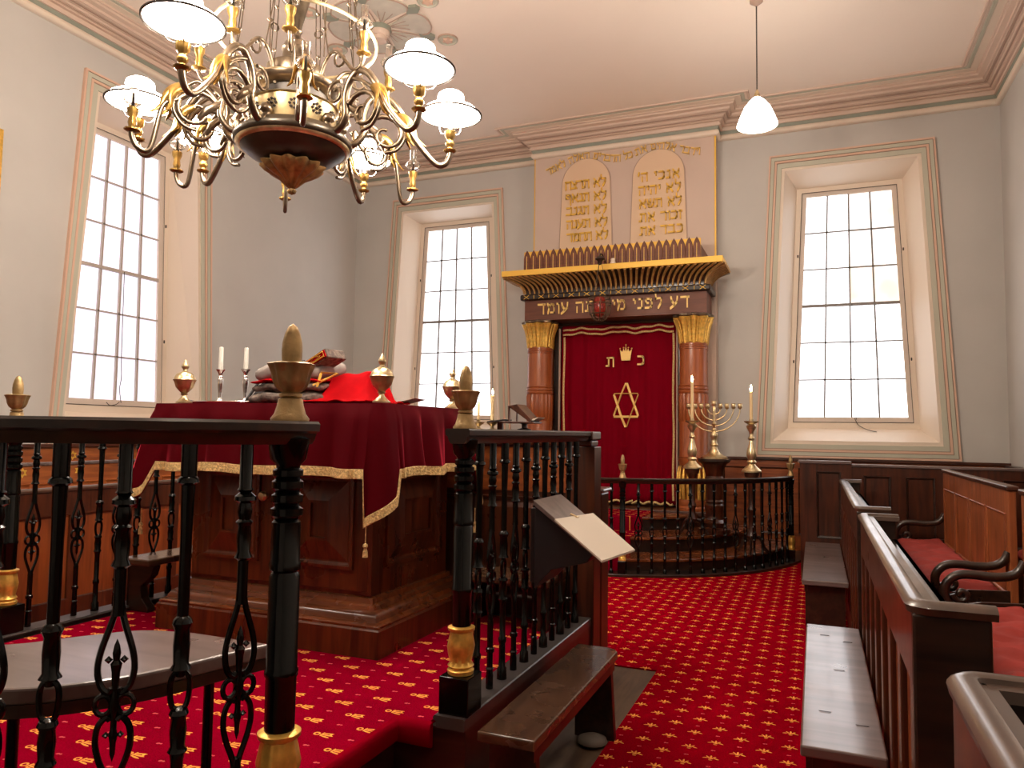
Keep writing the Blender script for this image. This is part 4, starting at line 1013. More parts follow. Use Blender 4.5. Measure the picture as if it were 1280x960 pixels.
# silver candlesticks and tray
tr_ = thing('tray', 'flat black and silver tray under the two silver candlesticks', 'tray', (-2.86, 3.06, TT))
mb = MB().lathe([(0,.0),(1,.0),(1.06,.012),(1.04,.016),(.98,.006),(0,.006)], 0, 0, 0, 40)
mb.v = [(-2.86+x*.235, 3.06+y*.12, TT+z) for x, y, z in mb.v]; mb.build('plate', M_['silver'], tr_, smooth=40)
for s_ in (-1, 1):
    MB().tube(catmull([(-2.86+s_*.24, 3.02, TT+.012), (-2.86+s_*.30, 3.03, TT+.022), (-2.86+s_*.30, 3.09, TT+.022), (-2.86+s_*.24, 3.10, TT+.012)], 5), .005, 6).build('handle', M_['black'], tr_, smooth=60)
def silver_stick():
    c = thing('silver_candlestick', '', 'candlestick', (0,0,0), group='silver candlesticks on the desk')
    MB().lathe([(.030,0),(.030,.005),(.018,.012),(.008,.03),(.010,.06),(.015,.10),(.016,.125),(.009,.135),(.013,.14),(.008,.147),(.012,.16),(.020,.172),(.024,.178),(.016,.178),(.011,.175)], 0,0,0, 20, 8, .04).build('stick', M_['silver'], c, smooth=45, local=True)
    return c
c1 = silver_stick(); c1.location = (-2.915, 3.05, TT+.007); c1['label'] = 'left one of the pair of small silver candlesticks on the desk'
c2 = dup(c1, (-2.765, 3.07, TT+.007), 0, 'right one of the pair of small silver candlesticks, beside the books')
def wcandle(loc, h, label, r=.012, lit=False, mat='candle', group='white candles on the desk'):
    c = thing('candle', label, 'candle', loc, group=group)
    MB().lathe([(r,0),(r*.95,h),(r*.5,h+.003),(0,h)], 0,0,0, 14).build('wax', M_[mat], c, smooth=50, local=True)
    MB().tube([(0,0,h),(0,0,h+.01)], .0012, 4).build('wick', M_['black'], c, local=True)
    if lit: MB().lathe([(0,h+.006),(.006,h+.014),(.006,h+.02),(0,h+.042)], 0,0,0, 10).build('flame', M_['flame'], c, smooth=60, local=True)
wcandle((-2.915, 3.05, TT+.184), .118, 'unlit white candle in the left silver candlestick')
wcandle((-2.765, 3.07, TT+.184), .112, 'unlit white candle in the right silver candlestick beside the books')

# book stand, books, covers
bs2 = thing('book_stand', 'black folding book stand leaning behind the grey books', 'book stand', (-2.66, 3.16, TT))
MB().add([(-2.74,3.06,TT+.01),(-2.40,3.14,TT+.01),(-2.36,3.22,TT+.21),(-2.69,3.18,TT+.19),(-2.74,3.075,TT+.01),(-2.40,3.155,TT+.01),(-2.36,3.235,TT+.21),(-2.69,3.195,TT+.19)], [(0,1,2,3),(7,6,5,4),(0,4,5,1),(1,5,6,2),(2,6,7,3),(3,7,4,0)]).build('back_board', M_['black'], bs2, bev=.003)
MB().tube([(-2.745,3.05,TT+.01),(-2.70,3.17,TT+.20),(-2.64,3.19,TT+.195),(-2.635,3.19,TT+.215),(-2.50,3.21,TT+.235)], .008, 6).build('frame', M_['black'], bs2)
def soft_box(mb, x0, x1, y0, y1, z0, z1): return mb.box(x0, x1, y0, y1, z0, z1)
def pillowy(name, lab, cat, x0, x1, y0, y1, z0, z1, mat, rz=0, edge=None, amp=.006, rx=0, group=None):
    b = bmesh.new(); bmesh.ops.create_cube(b, size=1)
    bmesh.ops.subdivide_edges(b, edges=b.edges[:], cuts=9, use_grid_fill=True)
    w, d, h = x1-x0, y1-y0, z1-z0
    for v in b.verts:
        x, y, z = v.co
        k = 1-.10*(abs(2*z))**3
        sq = 1-.5*max(0, (abs(2*x))**8, (abs(2*y))**8)*.55
        v.co = Vector((x*w*k, y*d*k, z*h*sq + amp*math.sin(x*19+y*11)+amp*.7*math.sin(y*23-x*7)))
    me = bpy.data.meshes.new(name); b.to_mesh(me); b.free()
    me.polygons.foreach_set('use_smooth', [True]*len(me.polygons))
    me.materials.append(M_[mat]); o = bpy.data.objects.new(name, me); col.objects.link(o)
    o.location = ((x0+x1)/2, (y0+y1)/2, (z0+z1)/2); o.rotation_euler = (rx, 0, rz)
    return tag(o, lab, cat, group) if lab else o
pillowy('folded_mantle', 'lower grey brocade mantle folded at the bottom of the pile on the desk', 'cloth', -2.66, -2.21, 2.98, 3.24, TT+.002, TT+.062, 'greyfab', .02, group='folded mantles on the desk')
pillowy('folded_mantle', 'upper red-edged grey brocade mantle in the pile on the desk', 'cloth', -2.65, -2.22, 2.99, 3.24, TT+.064, TT+.108, 'greyfab', -.03, group='folded mantles on the desk')
pillowy('folded_cloth', 'thin scarlet cloth between the grey mantles and the grey bag', 'cloth', -2.655, -2.23, 2.985, 3.24, TT+.108, TT+.126, 'redcloth', .0)
pillowy('velvet_bag', 'smooth grey velvet bag lying on top of the pile of mantles', 'bag', -2.64, -2.26, 3.0, 3.25, TT+.128, TT+.215, 'greyvel', .03, rx=.12)
bb = thing('brocade_book', 'book in red and cream brocade tilted on top of the pile', 'book', (-2.27, 3.08, TT+.22), -.1)
o = MB().box(-.075,.075,-.07,.07,-.025,.025).build('cover', M_['greyfab'], bb, bev=.006, local=True); o.rotation_euler = (0,-.45,0)
o2 = MB().box(-.068,.068,-.0765,-.0705,-.018,.018).build('page_edge', M_['redcloth'], o, local=True)
mb = MB().tube([(-.06,-.079,-.012),(.06,-.079,-.012),(.06,-.079,.012),(-.06,-.079,.012)], .003, 5, closed=True).tube([(-.04,-.079,0),(0,-.079,.01),(.04,-.079,0),(0,-.079,-.01)], .0025, 5, closed=True); mb.build('gold_tooling', M_['goldp'], o, local=True)
# scarlet cover draped over a box-like book
b = bmesh.new(); nx_, ny_ = 36, 26
gr = {}
for j in range(ny_+1):
    for i in range(nx_+1):
        u, v = i/nx_, j/ny_
        x = -2.30+.40*u; y = 2.90+.42*v
        h = .16*min(1, max(0,(u-.06)/.10))*min(1, max(0,(.80-u)/.16) if u > .64 else 1)*min(1, max(0,(v-.22)/.30))*min(1,max(0,(1-v)/.10))
        h *= .75+.35*u
        h += .006*math.sin(x*60+y*22)*(.3+u) + .004*math.sin(y*70-x*30)
        gr[i,j] = b.verts.new((x + .03*math.sin(v*6)*u, y - .02*math.sin(u*7), TT+.012+max(0,h)))
for j in range(ny_):
    for i in range(nx_): b.faces.new((gr[i,j],gr[i+1,j],gr[i+1,j+1],gr[i,j+1]))
me = bpy.data.meshes.new('c'); b.to_mesh(me); b.free(); me.polygons.foreach_set('use_smooth', [True]*len(me.polygons)); me.materials.append(M_['redcloth'])
sv = thing('scarlet_cover', 'bright scarlet velvet cover with gold embroidery draped right of the pile', 'cloth', (0,0,0))
o = bpy.data.objects.new('cloth', me); col.objects.link(o); o.parent = sv; md = o.modifiers.new('t','SOLIDIFY'); md.thickness = .006
MB().tube([(-2.245,2.985,TT+.082),(-2.235,3.0,TT+.15)], .008, 6, flat=.5).tube([(-2.27,2.985,TT+.09),(-2.15,3.02,TT+.15),(-2.25,3.02,TT+.155)], .006, 6, flat=.5).build('gold_embroidery', M_['goldp'], sv)
ppr = thing('paper_sheets', 'thin white papers lying near the back edge of the velvet cloth', 'paper', (-1.95, 3.35, TT))
MB().add([(-2.16,3.15,TT+.003),(-1.90,3.2,TT+.003),(-1.93,3.45,TT+.003),(-2.19,3.4,TT+.003),(-2.16,3.15,TT+.006),(-1.90,3.2,TT+.006),(-1.93,3.45,TT+.006),(-2.19,3.4,TT+.006)], [(0,1,2,3),(7,6,5,4),(0,4,5,1),(1,5,6,2),(2,6,7,3),(3,7,4,0)]).build('sheet', M_['paper'], ppr)
MB().add([(-1.99,3.22,TT+.008),(-1.86,3.27,TT+.04),(-1.89,3.45,TT+.04),(-2.02,3.42,TT+.008)], [(0,1,2,3)]).build('curled_sheet', M_['paper'], ppr)

# ------------------------------------------------------------------ on the screen shelf
SZ = RZ
ls = thing('book_rest', 'small dark wooden reading rest with an open book on the screen shelf', 'book rest', (-1.52, 3.86, SZ))
MB().lathe([(.04,0),(.04,.008),(.015,.015),(.015,.035),(.03,.04)], -1.50, 3.86, SZ, 16).build('foot', M_['dark'], ls, smooth=40)
MB().box(-1.62,-1.42,3.79,3.93,SZ+.04,SZ+.05).build('tray', M_['wood'], ls, bev=.002)
MB().prism([(-1.575,SZ+.135),(-1.52,SZ+.145),(-1.43,SZ+.055),(-1.445,SZ+.048)], 'y', 3.79, 3.93).build('sloping_board', M_['wood'], ls, bev=.002)
MB().box(-1.572,-1.565,3.795,3.805,SZ+.05,SZ+.137).box(-1.572,-1.565,3.915,3.925,SZ+.05,SZ+.137).build('prop', M_['wood'], ls)
MB().prism([(-1.44,SZ+.06),(-1.40,SZ+.075),(-1.405,SZ+.068),(-1.44,SZ+.052)], 'y', 3.81, 3.92).build('book_pages', M_['paper'], ls)
MB().prism([(-1.70,SZ+.05),(-1.60,SZ+.062),(-1.60,SZ+.055),(-1.70,SZ+.043)], 'y', 3.80, 3.92).build('open_cover', M_['black'], ls)
MB().box(-1.66,-1.63,3.85,3.87,SZ,SZ+.045).build('prop', M_['wood'], ls)
dc = thing('chamberstick', 'squat brass candle holder on the screen shelf left of the book rest', 'candlestick', (-1.70, 3.87, SZ))
MB().lathe([(.028,0),(.028,.006),(.012,.012),(.010,.022),(.018,.03),(.034,.042),(.036,.046),(.012,.044),(.012,.06)], 0,0,0, 20).build('stick', M_['brass'], dc, smooth=40, local=True)
wcandle((-1.70, 3.87, SZ+.06), .135, 'short lit candle in the squat brass holder on the screen shelf', .011, True, 'candley', 'lit candles on the screen shelf')
dc2 = dup(dc, (-1.84, 3.88, SZ), 0, 'squat brass candle holder hidden behind the second gilt finial'); dc2['group'] = dc['group'] = 'squat brass holders on the screen shelf'
wcandle((-1.79, 3.88, SZ+.06), .10, 'thin yellow candle just right of the second gilt finial', .007, False, 'candley', 'lit candles on the screen shelf')
dc2.location = (-1.79, 3.88, SZ)

# ------------------------------------------------------------------ sloped book rest outside the rail
bk = thing('sloped_book_rest', 'dark sloping book rest bracketed to the outside of the iron rail', 'book rest', (-1.05, 3.0, .9))
MB().add([(-1.06,2.84,1.078),(-1.06,3.19,1.078),(-.80,3.19,.885),(-.80,2.84,.885),(-1.06,2.84,1.058),(-1.06,3.19,1.058),(-.80,3.19,.865),(-.80,2.84,.865)], [(0,1,2,3),(7,6,5,4),(0,4,5,1),(1,5,6,2),(2,6,7,3),(3,7,4,0)]).build('board', M_['benchtop'], bk, bev=.002)
MB().prism([(-1.065,1.055),(-.82,.87),(-.84,.84),(-.99,.80),(-1.065,.72)], 'y', 2.87, 3.16).build('bracket_box', M_['black'], bk, bev=.004)
MB().box(-1.090,-1.06,2.89,3.14,.74,1.04).build('back_plate', M_['black'], bk, bev=.003)
MB().tube([(-.96,3.02,1.01),(-.935,3.02,1.0),(-.935,3.05,.998)], .005, 6).build('clip', M_['brass'], bk)
pgd = thing('sheet_of_paper', 'large cream sheet of paper lying on the sloped book rest', 'paper', (-.87, 3.0, .95))
sl = (.885-1.078)/.26
def zsl(x): return 1.078+(x+1.06)*sl
P4 = [(-.955,2.80),(-.93,3.26),(-.735,3.24),(-.76,2.79)]
MB().add([(x,y,zsl(x)+.004) for x,y in P4]+[(x,y,zsl(x)+.012) for x,y in P4], [(3,2,1,0),(4,5,6,7),(0,1,5,4),(1,2,6,5),(2,3,7,6),(3,0,4,7)]).build('sheet', M_['paper'], pgd)
MB().add([(x,y,zsl(x)-.004) for x,y in ((-.80,2.86),(-.79,3.2),(-.742,3.21),(-.765,2.9))]+[(x,y,zsl(x)+.003) for x,y in ((-.80,2.86),(-.79,3.2),(-.742,3.21),(-.765,2.9))], [(3,2,1,0),(4,5,6,7),(0,1,5,4),(1,2,6,5),(2,3,7,6),(3,0,4,7)]).build('book_underneath', M_['black'], pgd)

# ------------------------------------------------------------------ benches
def bench(name, label, x0, x1, y0, y1, z, mat='benchtop', rounded=False, splay=0, t=.035):
    r = thing(name, label, 'bench', ((x0+x1)/2, (y0+y1)/2, 0))
    if rounded: poly = [(x0,y0),(x1,y0),(x1,y1-.05),(x1-.015,y1-.02),(x1-.05,y1),(x0,y1)]
    else: poly = [(x0,y0),(x1,y0),(x1,y1),(x0,y1)]
    MB().prism(poly, 'z', z-t, z).build('seat', M_[mat], r, bev=.006)
    MB().box(x1-.035 if rounded else x0+.015, x1-.015 if rounded else x0+.035, y0+.04, y1-.04, z-t-.05, z-t).build('apron', M_['darky'], r)
    for a in (y0+.06, y1-.10):
        MB().prism([(x0+.02,z-t),(x1-.02,z-t),(x1-.02+splay,.008),(x0+.02,.008)], 'y', a, a+.035).build('leg', M_['darky'], r)
    return r
bench('long_bench', 'worn dark bench standing against the side of the platform', -1.03, -.83, 2.26, 3.37, .38, 'worn', True, .02)
b1 = bench('long_bench', 'grey-topped bench nearest the viewer beside the carpet aisle', -.056, .193, 2.58, 4.235, .38)
mb = MB()
for (x, y) in ((.03,4.02),(.13,3.93),(.08,3.45),(.02,2.92),(.135,2.83)): mb.tube([(x-.02,y+.006,.381),(x-.018,y,.382),(x+.018,y,.382),(x+.02,y+.006,.381)], .0012, 4)
mb.build('scratches', M_['darky'], b1)
bench('long_bench', 'grey-topped bench farther along the aisle beside the panelled partition', -.098, .193, 5.50, 7.48, .38)
hs = MB().lathe([(0,.002),(.05,.002),(.066,.014),(.062,.028),(.04,.038),(0,.042)], -.915, 3.22, 0, 24)
tag(hs.build('round_lid', M_['rubber'], smooth=50), 'small round grey lid on the floor under the bench end', 'lid')

# ------------------------------------------------------------------ pews on the right
def pew_front(label, x, y0, y1, zt, sgn=1, ends=(1,1), name='pew_enclosure', depth=.145, npan=None):
    r = thing(name, label, 'pew enclosure', (x, (y0+y1)/2, 0), group='panelled pew fronts with ledges')
    X = lambda d: x + sgn*d
    def bx(mb, a, b, *q): return mb.box(min(X(a),X(b)), max(X(a),X(b)), *q)
    bx(MB(), .004, .03, y0, y1, 0, zt-.03).build('front_board', M_['orangez'], r)
    n = npan or max(2, round((y1-y0)/.30)); mb = MB(); st = MB()
    for k in range(n+1):
        yy = y0+(y1-y0-.07)*k/n; bx(st, -.012, .01, yy, yy+.07, .02, zt-.03)
    bx(st, -.0125, .01, y0, y1, zt-.20, zt-.03); bx(st, -.0125, .01, y0, y1, 0, .16)
    st.build('stiles', M_['wood'], r, bev=.006)
    for (on, y) in zip(ends, (y0, y1)):
        if on: bx(MB(), -.012, depth, y-.012, y+.014, 0, zt-.03).build('end_board', M_['dark'], r, bev=.006)  # end boards darkened in colour for facing away from the windows
    bx(MB(), .03, depth, y0+.014, y1-.014, zt-.14, zt-.12).build('book_shelf', M_['darky'], r)
    bx(MB(), depth-.016, depth, y0+.014, y1-.014, 0, zt-.12).build('back_board', M_['darky'], r)
    e = .03; pr = [(-.022,zt-.030),(-.026,zt-.014),(-.020,zt-.006),(-.010,zt-.001),(.008,zt),(.016,zt-.003),(.020,zt-.010),(.042,zt-.012),(.046,zt-.03)]
    if sgn < 0: pr = [(-u, z) for u, z in pr]
    c = []
    pa = [(depth+.01, y0), (e, y0)] + [(e-e*math.sin(q), y0+e-e*math.cos(q)) for q in (PI/8, PI/4, 3*PI/8)] + [(0, y0+e), (0, y1-e)] + [(e-e*math.cos(q), y1-e+e*math.sin(q)) for q in (PI/8, PI/4, 3*PI/8)] + [(e, y1), (depth+.01, y1)]
    MB().sweep(pr, [(X(a), b) for a, b in pa]).build('ledge', M_['ledge'], r, smooth=35)
    return r
pew_front('dark pew front with rounded ledge closest to the viewer at the right edge', .212, -.6, 1.40, .98)
pew_front('long slatted pew front in the middle beside the near grey-topped bench', .212, 1.96, 4.08, .98)
pew_front('pew front farthest along the aisle behind the far grey-topped bench', .212, 4.47, 7.25, .98)
pew_front('orange-brown pew front along the left wall, its ledge showing through the iron rail', 2*CX-.20, 1.9, 7.3, .93, -1, npan=12)

def pew_seat(y0, y1, label, with_near_arm=True, with_far_arm=True, L0=(0,0,0)):
    r = thing('pew', label, 'pew', (1.0+L0[0], (y0+y1)/2, L0[2]), group='cushionable wooden pews on the right')
    dx, dz = L0[0], L0[2]
    MB().box(.60+dx, 1.0+dx, y0, y1, .385+dz, .425+dz).build('seat', M_['woody'], r, bev=.006)
    MB().box(.64+dx, .66+dx, y0, y1, 0, .385+dz).build('seat_front', M_['woody'], r)
    MB().box(1.0+dx, 1.035+dx, y0-.02, y1+.02, 0, 1.06+dz).build('backrest', M_['pewz'], r, bev=.003)
    MB().box(.988+dx, 1.048+dx, y0-.03, y1+.03, 1.06+dz, 1.09+dz).build('top_rail', M_['woody'], r, bev=.008)
    mb = MB(); n = max(2, round((y1-y0)/.55))
    for k in range(n): frame_panel(mb, lambda u,z,d: (1.0+dx-d, u, z), y0+.05+(y1-y0-.05)*k/n, y0+(y1-y0-.05)*(k+1)/n, .47+dz, .93+dz, d=.010, w=.014, field=0)
    mb.build('panel_moulding', M_['pewz'], r)
    def arm(y):
        pts = catmull([(1.0,y,.715),(.975,y,.665),(.93,y,.635),(.85,y,.625),(.76,y,.63),(.69,y,.62),(.645,y,.58),(.632,y,.53),(.645,y,.48),(.68,y,.45)], 6)
        pts = [(p[0]+dx, p[1], p[2]+dz) for p in pts]
        a = MB().tube(pts, .024, 10).build('armrest', M_['darky'], r, smooth=60)
        sp = [(.71+dx+(.042-.0022*i)*math.cos(PI+i*.45), y, .52+dz+(.042-.0022*i)*math.sin(PI+i*.45)) for i in range(15)]
        MB().tube(sp, .016, 8).build('scroll', M_['darky'], a, smooth=60)
        MB().prism([(.68+dx,.43+dz),(1.0+dx,.43+dz),(1.0+dx,.50+dz),(.80+dx,.49+dz),(.72+dx,.47+dz)], 'y', y-.012, y+.012).build('arm_board', M_['darky'], a)
        MB().box(.63+dx,.68+dx,y-.022,y+.022,0,.47+dz).build('arm_post', M_['darky'], a, bev=.004)
    if with_near_arm: arm(y0+.02)
    if with_far_arm: arm(y1-.02)
    return r
def cushion(x0, x1, y0, y1, z0, z1, label):
    b = bmesh.new(); nx_, ny_ = 16, 70; g = {}
    for j in range(ny_+1):
        for i in range(nx_+1):
            u, v = i/nx_, j/ny_
            ed = min(1, min(u, 1-u)*9)*min(1, min(v, 1-v)*22)
            y = y0+(y1-y0)*v; x = x0+(x1-x0)*u
            wr = .008*math.sin(y*38+x*9+2*math.sin(y*5)) + .007*math.sin(y*21-x*16+1.5*math.sin(x*12)) + .004*math.sin(y*77+x*31+2*math.sin(y*9))
            g[i,j] = b.verts.new((x, y, z0+.02+(z1-z0-.02)*math.sin(ed*PI/2)**.7 + wr*ed))
    for j in range(ny_):
        for i in range(nx_): b.faces.new((g[i,j],g[i+1,j],g[i+1,j+1],g[i,j+1]))
    ring_ = [g[i,0] for i in range(nx_+1)] + [g[nx_,j] for j in range(1,ny_+1)] + [g[i,ny_] for i in range(nx_-1,-1,-1)] + [g[0,j] for j in range(ny_-1,0,-1)]
    low = [b.verts.new((v.co.x, v.co.y, z0)) for v in ring_]
    n = len(ring_)
    for i in range(n): b.faces.new((ring_[(i+1)%n], ring_[i], low[i], low[(i+1)%n]))
    b.faces.new(low)
    bmesh.ops.recalc_face_normals(b, faces=b.faces)
    me = bpy.data.meshes.new('pew_cushion'); b.to_mesh(me); b.free(); me.polygons.foreach_set('use_smooth', [True]*len(me.polygons)); me.materials.append(M_['cushion'])
    o = bpy.data.objects.new('pew_cushion', me); col.objects.link(o)
    return tag(o, label, 'cushion', 'red pew cushions')
pew_seat(4.97, 7.27, 'far wooden pew with panelled back and scrolled armrests')
cushion(.61, .985, 5.02, 7.22, .427, .505, 'long red cushion on the far pew in front of the panelled back')
pew_seat(2.1, 4.66, 'nearer wooden pew mostly hidden behind the slatted pew front', True, True)
for c in list(bpy.data.objects):
    pass
cushion(.61, .985, 2.15, 4.55, .427, .505, 'red cushion on the nearer pew at the right edge')
pew_seat(1.0, 7.2, 'rear pew against the right wall, in shadow', False, False, (.86, 0, .0))
cushion(1.45, 1.85, 1.1, 7.1, .427, .515, 'red cushion of the rear pew, a sliver beyond the panelled back')
pt = thing('panelled_partition', 'dark panelled partition closing the far end of the pews under the window', 'partition', (.6, 7.55, 0))
MB().box(-.14, .30, 7.50, 7.54, 0, 1.10).build('tall_board', M_['wood'], pt); MB().box(-.155, .30, 7.485, 7.555, 1.10, 1.13).build('top_rail', M_['benchtop'], pt, bev=.006)
MB().box(.30, XR-.06, 7.52, 7.56, 0, 1.08).build('board', M_['wood'], pt); MB().box(.302, XR-.06, 7.50, 7.575, 1.08, 1.105).build('top_rail', M_['benchtop'], pt, bev=.006)
MB().box(-.10, -.06, 7.54, 9.4, 0.04, 1.08).build('side_board', M_['woody'], pt)
mb = MB(); frame_panel(mb, lambda u,z,d: (u, 7.50-d, z), 0, .21, .42, 1.03, d=.014, field=0); mb.build('panel_moulding', M_['darky'], pt)
mb = MB()
for a, b in ((.40,.62),(.74,.97),(1.1,1.35),(1.48,1.75)): frame_panel(mb, lambda u,z,d: (u, 7.52-d, z), a, b, .42, 1.0, d=.014, field=0)
mb.build('panel_moulding', M_['darky'], pt)
# left-hand pew back with gold stars
pb = thing('pew', 'orange-brown pew back with gold stars near the left wall', 'pew', (-5.62, 4.5, 0))
MB().box(-5.66, -5.62, 1.9, 7.3, 0, 1.035).build('backrest', M_['orangey'], pb); MB().box(-5.675, -5.605, 1.9, 7.3, 1.035, 1.062).build('top_rail', M_['benchtop'], pb, bev=.008)
MB().box(-5.62, -5.24, 1.9, 7.3, .385, .425).build('seat', M_['orangey'], pb, bev=.006)
for k in range(9):
    mb = MB(); hexagram(mb, lambda u,z,d: (-5.62+d, u, z), 3.0+k*.47-.06, .985, .04, .005); mb.build('stencilled_star', M_['goldp'], pb)
mb = MB()
for k in range(8): frame_panel(mb, lambda u,z,d: (-5.62+d, u, z), 2.2+k*.6, 2.75+k*.6, .5, .90, field=.04)
mb.build('panel_moulding', M_['orangey'], pb)
pc = thing('picture_frame', 'thin gilt edge of a frame hanging on the left wall', 'picture frame', (XL, 4.0, 3.8))
MB().box(XL, XL+.025, 3.20, 3.24, 3.0, 3.9).box(XL, XL+.025, 4.10, 4.14, 3.0, 3.9).box(XL, XL+.025, 3.24, 4.10, 3.0, 3.04).box(XL, XL+.025, 3.24, 4.10, 3.86, 3.9).build('frame', M_['gold'], pc, bev=.004)
MB().box(XL, XL+.01, 3.24, 4.10, 3.04, 3.86).build('picture', M_['paper'], pc)
# ------------------------------------------------------------------ chandelier
HX, HY = -2.31, 2.83
ch = thing('chandelier', 'large brass chandelier with scrolled arms, opal oil-lamp shades and glass candle lamps', 'chandelier', (HX, HY, 2.83))
def CB(mb, name, mat, par=None, smooth=50):
    mb.v = [(x+HX, y+HY, z) for x, y, z in mb.v]; return mb.build(name, M_[mat], par or ch, smooth=smooth)
CB(MB().lathe([(.09,2.618),(.15,2.628),(.205,2.652),(.238,2.678),(.250,2.69),(.262,2.698),(.275,2.705),(.280,2.72),(.272,2.735),(.25,2.745),(.235,2.765),(.20,2.775)], seg=48), 'bowl', 'bowl')
CB(MB().lathe([(.248,2.684),(.262,2.690),(.266,2.700),(.255,2.702)], seg=48), 'bowl_rim', 'brass')
CB(MB().lathe([(0,2.468),(.016,2.476),(.02,2.488),(.012,2.498),(.03,2.512),(.045,2.528),(.058,2.542),(.088,2.560),(.118,2.580),(.140,2.603),(.142,2.612),(.128,2.612),(.09,2.615)], seg=72, lobes=12, amp=.11), 'leaf_drop', 'leafgilt')
CB(MB().lathe([(.19,2.77),(.205,2.775),(.198,2.782),(.198,2.885),(.21,2.89),(.198,2.898)], seg=48), 'band', 'bandbrass')
mb = MB()
for k in range(12):
    q = 2*PI*k/12+.15
    for i in range(4):
        for s_ in (0, PI/2):
            pass
    c, s_ = math.cos(q), math.sin(q)
    for a in range(8):
        w = 2*PI*a/8; r = .021
        u, v = r*math.cos(w), r*math.sin(w)
        mb.lathe([(0,-.009),(.009,0),(0,.009)], .200*c - u*s_, .200*s_ + u*c, 2.835+v, 6)
    mb.lathe([(0,-.01),(.01,0),(0,.01)], .202*c, .202*s_, 2.835, 6)
CB(mb, 'pierced_rosettes', 'line')
CB(MB().lathe([(.121,2.898),(.15,2.90),(.15,2.955),(.121,2.958)], seg=40), 'shadow_gap', 'line')
CB(MB().lathe([(.12,2.895),(.12,2.955),(.19,2.962),(.208,2.975),(.212,2.99),(.20,3.0),(.18,3.006),(.15,3.015),(.14,3.03)], seg=48), 'upper_tray', 'bronze')
CB(MB().lathe([(.200,2.985),(.214,2.99),(.208,2.998),(.19,3.002)], seg=48), 'upper_tray_rim', 'brass')
CB(MB().lathe([(.135,3.02),(.14,3.03),(.135,3.085),(.11,3.10),(.08,3.105),(.068,3.12),(.064,3.17),(.07,3.18),(.058,3.21),(.04,3.23),(.02,3.245),(.016,3.26),(.024,3.275),(.016,3.29)], seg=36), 'hub', 'bronze')
CB(MB().lathe([(.016,3.27),(.024,3.31),(.042,3.38),(.062,3.46),(.082,3.56),(.092,3.64),(.096,3.70),(.085,3.70),(.075,3.64)], seg=36), 'trumpet_drum', 'bronze')
CB(MB().lathe([(.012,3.66),(.012,5.38),(.09,5.385),(.12,5.4)], seg=12), 'ceiling_rod', 'bronze')
def arm_mesh(r_out, zt, lift=.0, thick=.0145):
    mb = MB()
    main = catmull([(.205,0,2.80),(.235,0,2.745),(.285,0,2.735),(.33,0,2.79),(.325,0,2.87),(.345,0,2.94+lift),(.395,0,2.985+lift),(.455,0,2.965+lift),(.515,0,2.89+lift*.7),(.575,0,2.78),(r_out-.075,0,zt-.07),(r_out-.025,0,zt-.075),(r_out,0,zt-.03),(r_out,0,zt)], 6)
    mb.tube(main, [thick*1.25 if i < len(main)*.6 else thick for i in range(len(main))], 8)
    sp = [(.435+(.102-.0042*i)*math.cos(2.6-i*.40), 0, 2.79+(.102-.0042*i)*math.sin(2.6-i*.40)) for i in range(20)]
    mb.tube(sp, [.0135-.0003*i for i in range(20)], 8)
    mb.tube(catmull([(.36,0,2.96+lift),(.43,0,2.93),(.50,0,2.87),(.53,0,2.79),(.49,0,2.72),(.43,0,2.70)], 5), .0095, 7)
    sp2 = [(.265+(.06-.003*i)*math.cos(i*.5+1), 0, 2.91+(.06-.003*i)*math.sin(i*.5+1)) for i in range(16)]
    mb.tube(sp2, .009, 7)
    mb.tube([(.30,0,2.86),(.345,.01,2.835),(.39,.014,2.80),(.42,0,2.76),(.40,-.01,2.735)], [.006,.016,.020,.014,.003], 8, flat=.5)
    return mb
def leaf_mesh():
    mb = MB()
    for (dy, k, ox) in ((0,1,0),(-.030,.85,-.01),(.030,.85,-.01),(0,.8,.035)):
        mb.tube(catmull([(.47,0,2.90),(.52+ox*.3,dy*.4,2.875),(.545+ox*.6,dy,2.83),(.55+ox,dy*1.4,2.78),(.575+ox*1.6,dy*2.1,2.745)], 5), [(.008,.012,.018,.024,.026,.026,.025,.024,.022,.020,.018,.016,.014,.013,.012,.011,.010,.008,.006,.004,.002)[i]*k for i in range(21)], 8, flat=.5)
    return mb
def cup_profile(z): return [(.018,z-.035),(.030,z-.028),(.032,z-.022),(.014,z-.015),(.012,z-.008),(.020,z+.002),(.022,z+.014),(.014,z+.024),(.016,z+.034),(.024,z+.042),(.026,z+.062),(.028,z+.072),(.020,z+.072)]
RO = .75; ZT = 2.735
# an arm carrying an oil lamp with opal shade
a1 = arm_mesh(RO, ZT).build('lamp_arm', M_['bronze'], ch, smooth=60, local=True); a1.location = (0, 0, -2.83)
leaf_mesh().build('acanthus_leaf', M_['chgold'], a1, smooth=60, local=True)
MB().lathe([(0,-.03),(.028,-.012),(.03,0),(.02,.02),(0,.028)], .222, 0, 2.80, 14).build('ball', M_['bronze'], a1, smooth=60, local=True)
MB().lathe(cup_profile(ZT+.02), RO, 0, 0, 32, 8, .04).build('lamp_font', M_['chgold'], a1, smooth=50, local=True)
MB().lathe([(.012,ZT+.088),(.013,ZT+.15),(.013,ZT+.19),(.011,ZT+.19),(.011,ZT+.10)], RO, 0, 0, 16).build('burner', M_['silver'], a1, smooth=50, local=True)
mb = MB()
for k in range(4):
    q = PI/4+PI/2*k
    mb.tube(catmull([(RO+.02*math.cos(q), .02*math.sin(q), ZT+.088),(RO+.055*math.cos(q), .055*math.sin(q), ZT+.095),(RO+.075*math.cos(q), .075*math.sin(q), ZT+.13),(RO+.08*math.cos(q), .08*math.sin(q), ZT+.20)], 4), .0022, 5)
mb.build('shade_wires', M_['silver'], a1, local=True)
SH = ZT+.175
